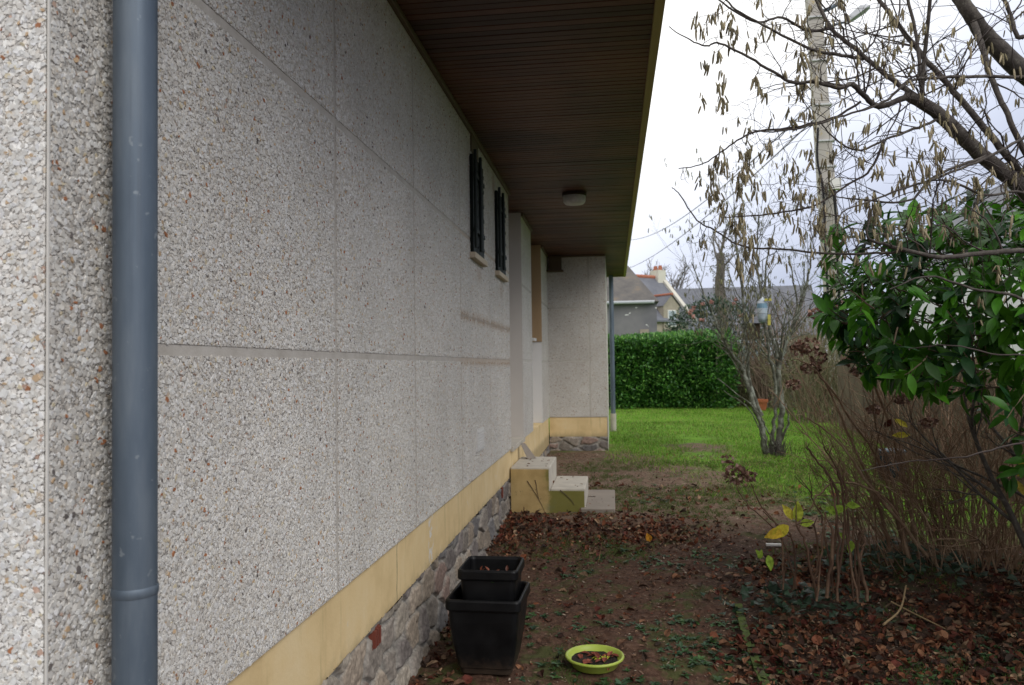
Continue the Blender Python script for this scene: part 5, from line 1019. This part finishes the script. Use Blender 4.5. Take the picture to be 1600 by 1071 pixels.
g = G(); g.add(*obox(X_, (1.95, -Wd - .16, hw - .55), (2.75, -Wd - .101, hw + .6))); wq = g.mk('window', M_white, t)
g = G(); g.add(*obox(X_, (2.02, -Wd - .175, hw - .48), (2.68, -Wd - .161, hw + .53))); g.mk('pane', M_glass, wq)
q1 = [X_(u, v, hw + rise * (1 + v / Wd) + .20) for u, v in ((3.35, -2.2), (3.95, -2.2), (3.95, -1.5), (3.35, -1.5))]
mk('skylight', q1, np.array([(0, 1, 2, 3)]), M_glass, t)
# long slate-roofed building behind
p0 = at(1125, 452, 75); hw2 = p0[2] - .3 - 4.4; rothouse('long_slate_house', (p0[0] - .5, 75, .3), R_(-2), 8.5, 4.2, hw2, 4.4, 'long low building with a plain dark grey slate roof beyond the camellia', M_slate, M_stw)
# white gable house on the right above the laurel
p0 = at(1612, 262, 26); c = np.array([p0[0] + .5, 26, .3]); M_wh2 = simple('white_house_wall', (.62, .62, .63), .8, .08)
t, X_, rf = rothouse('white_house', c, R_(90), 5.0, 3.0, p0[2] - 3.2, 2.9, 'white rendered house gable showing just above the laurel at the right edge', M_slate, M_wh2)
# brown bank / garden wall and sheds at the far right of the lawn
r = np.random.RandomState(3)
b = NB('garden_wall'); n_ = b.noise(2.5, 6, .65); M_gw = b.done(b.ramp(n_, [(.3, (.07, .055, .04)), (.6, (.12, .09, .06)), (.75, (.07, .07, .04))]), .95, b.noise(25, 4), .6, .01)
t = empty('boundary_fence', (4.7, 7, .1), 'weathered brown board fence behind the hydrangea and laurel', 'fence')
yy = 3.2; k = 0
while yy < 16.5:
    xx = 4.75 + (yy - 3) * .06; z0 = float(gbase(yy)) - .02
    if k % 8 == 0:
        g = G(); g.box((xx + .03, yy - .05, z0), (xx + .13, yy + .05, z0 + 1.5)); bevel(g.mk('post', M_wood, t), .004)
    g = G(); hh_ = 1.36 + r.uniform(-.02, .02); g.box((xx, yy, z0), (xx + .025, yy + .15, z0 + hh_)); g.mk('board', M_gw, t)
    yy += .165; k += 1
# far bare trees
M_far = simple('far_branches', (.17, .155, .15), .9, .2, 2)
def baretree(px, py_top, y, seed, label, rad_=.35, spread=.45, zb=.3, nm='bare_tree', lev=4, mat=None, grp='bare trees on the skyline'):
    r = np.random.RandomState(seed); p = at(px, py_top, y); H = p[2] - zb; b0 = np.array([p[0], y, zb]); t = empty(nm, b0, label, 'tree', grp)
    g = G(); grow(g, b0, (r.normal(0, .05), 0, 1), H * .52, rad_, lev, r, .07, .03, 5, None, spread, 6, .55, 6, None, None, .022)
    g.mk('trunk', mat or M_far, t); return t
baretree(1005, 372, 80, 4, 'hazy bare tree with a round crown right of the eaves, above the chimney', .45)
baretree(1045, 380, 84, 9, 'slightly lower hazy bare tree behind the orange chimney pots, on the right', .4)
baretree(975, 385, 95, 11, 'hazy bare tree peeping out just beside the roof edge', .4)
# pollard trunk
p = at(1126, 395, 30); t = empty('pollard_tree', (p[0], 30, .3), 'thick brown ivy-clad pollard trunk rising behind the camellia', 'tree')
g = G(); Q = [(p[0], 30, .3), (p[0] + .05, 30, 2.5), (p[0] - .03, 30, 4.0), (p[0], 30, p[2])]; Q, RR = smoothp(Q, [.26, .23, .20, .14], 5, .02, r); g.tube(Q, RR, 12)
for k in range(7): grow(g, Q[-1 - 2 * (k % 3)], (r.normal(0, .5), r.normal(0, .5), 1), r.uniform(.8, 1.5), .05, 2, r, .14, .02, 3, None, .6, 5, .6, 6, None, None, .007)
g.mk('trunk', simple('brown_bark', (.15, .13, .11), .9, .35, 5, .02, .6), t, smooth=True)
n = 1400; a = r.uniform(0, 6.28, n); zz = r.uniform(.4, p[2], n); P = np.stack([p[0] + np.cos(a) * .25, 30 + np.sin(a) * .25, zz], -1)
leafcloud(P, np.stack([np.cos(a), np.sin(a), r.normal(0, .6, n)], -1), .06, .11, ((.09, .08, .04), (.13, .10, .06)), r, 'ivy', M_lhedge, t)
# shrubs at the right end of the lawn: thickets of fine twigs
def thicket(px0, px1, py_top, y, seed, n, label, mat, h0=.5):
    r = np.random.RandomState(seed); a = at(px0, 640, y); c_ = at(px1, 640, y); top = at((px0 + px1) / 2, py_top, y)[2]; t = empty('bare_shrub', ((a[0] + c_[0]) / 2, y, .3), label, 'shrub', 'bare shrubs beyond the lawn'); g = G()
    for k in range(n):
        x = r.uniform(a[0], c_[0]); P, _ = wander((x, y + r.uniform(-.6, .6), .25), (r.normal(0, .25), r.normal(0, .2), 1), (top - .3) * r.uniform(h0, 1.15), 8, .09, 0, r); g.tube(P, np.linspace(.014, .004, 9), 4)
        for q in range(3):
            j = r.randint(3, 8); P2, _ = wander(P[j], unit(P[j] - P[j - 1]) + r.normal(0, .5, 3), r.uniform(.3, .8), 4, .12, 0, r); g.tube(P2, np.linspace(.007, .003, 5), 3)
    tag(g.mk('stems', mat, t), kind='stuff')
M_brt = simple('russet_twigs', (.17, .12, .09), .9, .3, 3); M_olt = simple('olive_twigs', (.14, .125, .07), .9, .3, 3)
thicket(1185, 1300, 470, 23, 5, 210, 'russet-brown bare shrub behind the right side of the small hazel', M_brt)
thicket(1135, 1200, 545, 24, 6, 90, 'low olive-brown shrub just right of the clipped hedge', M_olt)
thicket(1240, 1400, 500, 18, 7, 170, 'olive bare shrub at the right end of the lawn around the pole foot', M_olt)
n = 3200; x0, x1 = at(1225, 600, 17.5)[0], at(1400, 600, 17.5)[0]
t = empty('evergreen_shrub', ((x0 + x1) / 2, 21, .3), 'loose yellowish-green shrub behind the canes at the right end of the lawn', 'shrub')
v = unit(r.normal(0, 1, (n, 3))); q = r.uniform(.3, 1, n) ** .5; P = np.array([at(1265, 600, 21)[0], 21, 1.0]) + v * [1.1, .7, .95] * (q * (.7 + .6 * vnoise(v[:, 0] * 2 + 9, v[:, 2] * 2, 12, 3, 2)))[:, None]
leafcloud(P, v + r.normal(0, .6, (n, 3)), .04, .08, ((.10, .12, .035), (.13, .11, .05), (.06, .08, .03)), r, 'foliage', M_lhedge, t)
# far wooded skyline, one mass
g = G(); r = np.random.RandomState(55)
for k in range(150):
    x = r.uniform(-30, 120); y_ = r.uniform(105, 130); H = r.uniform(6.5, 10.5) ; grow(g, (x, y_, .2), (r.normal(0, .06), 0, 1), H * .5, .22, 2, r, .08, .03, 6, None, .45, 4, .6, 5, None, None, .03)
tag(g.mk('distant_woods', simple('distant_wood', (.20, .195, .21), .9, .15, 1), None, (40, 115, .2)), 'low grey line of bare woods on the horizon', None, kind='stuff')
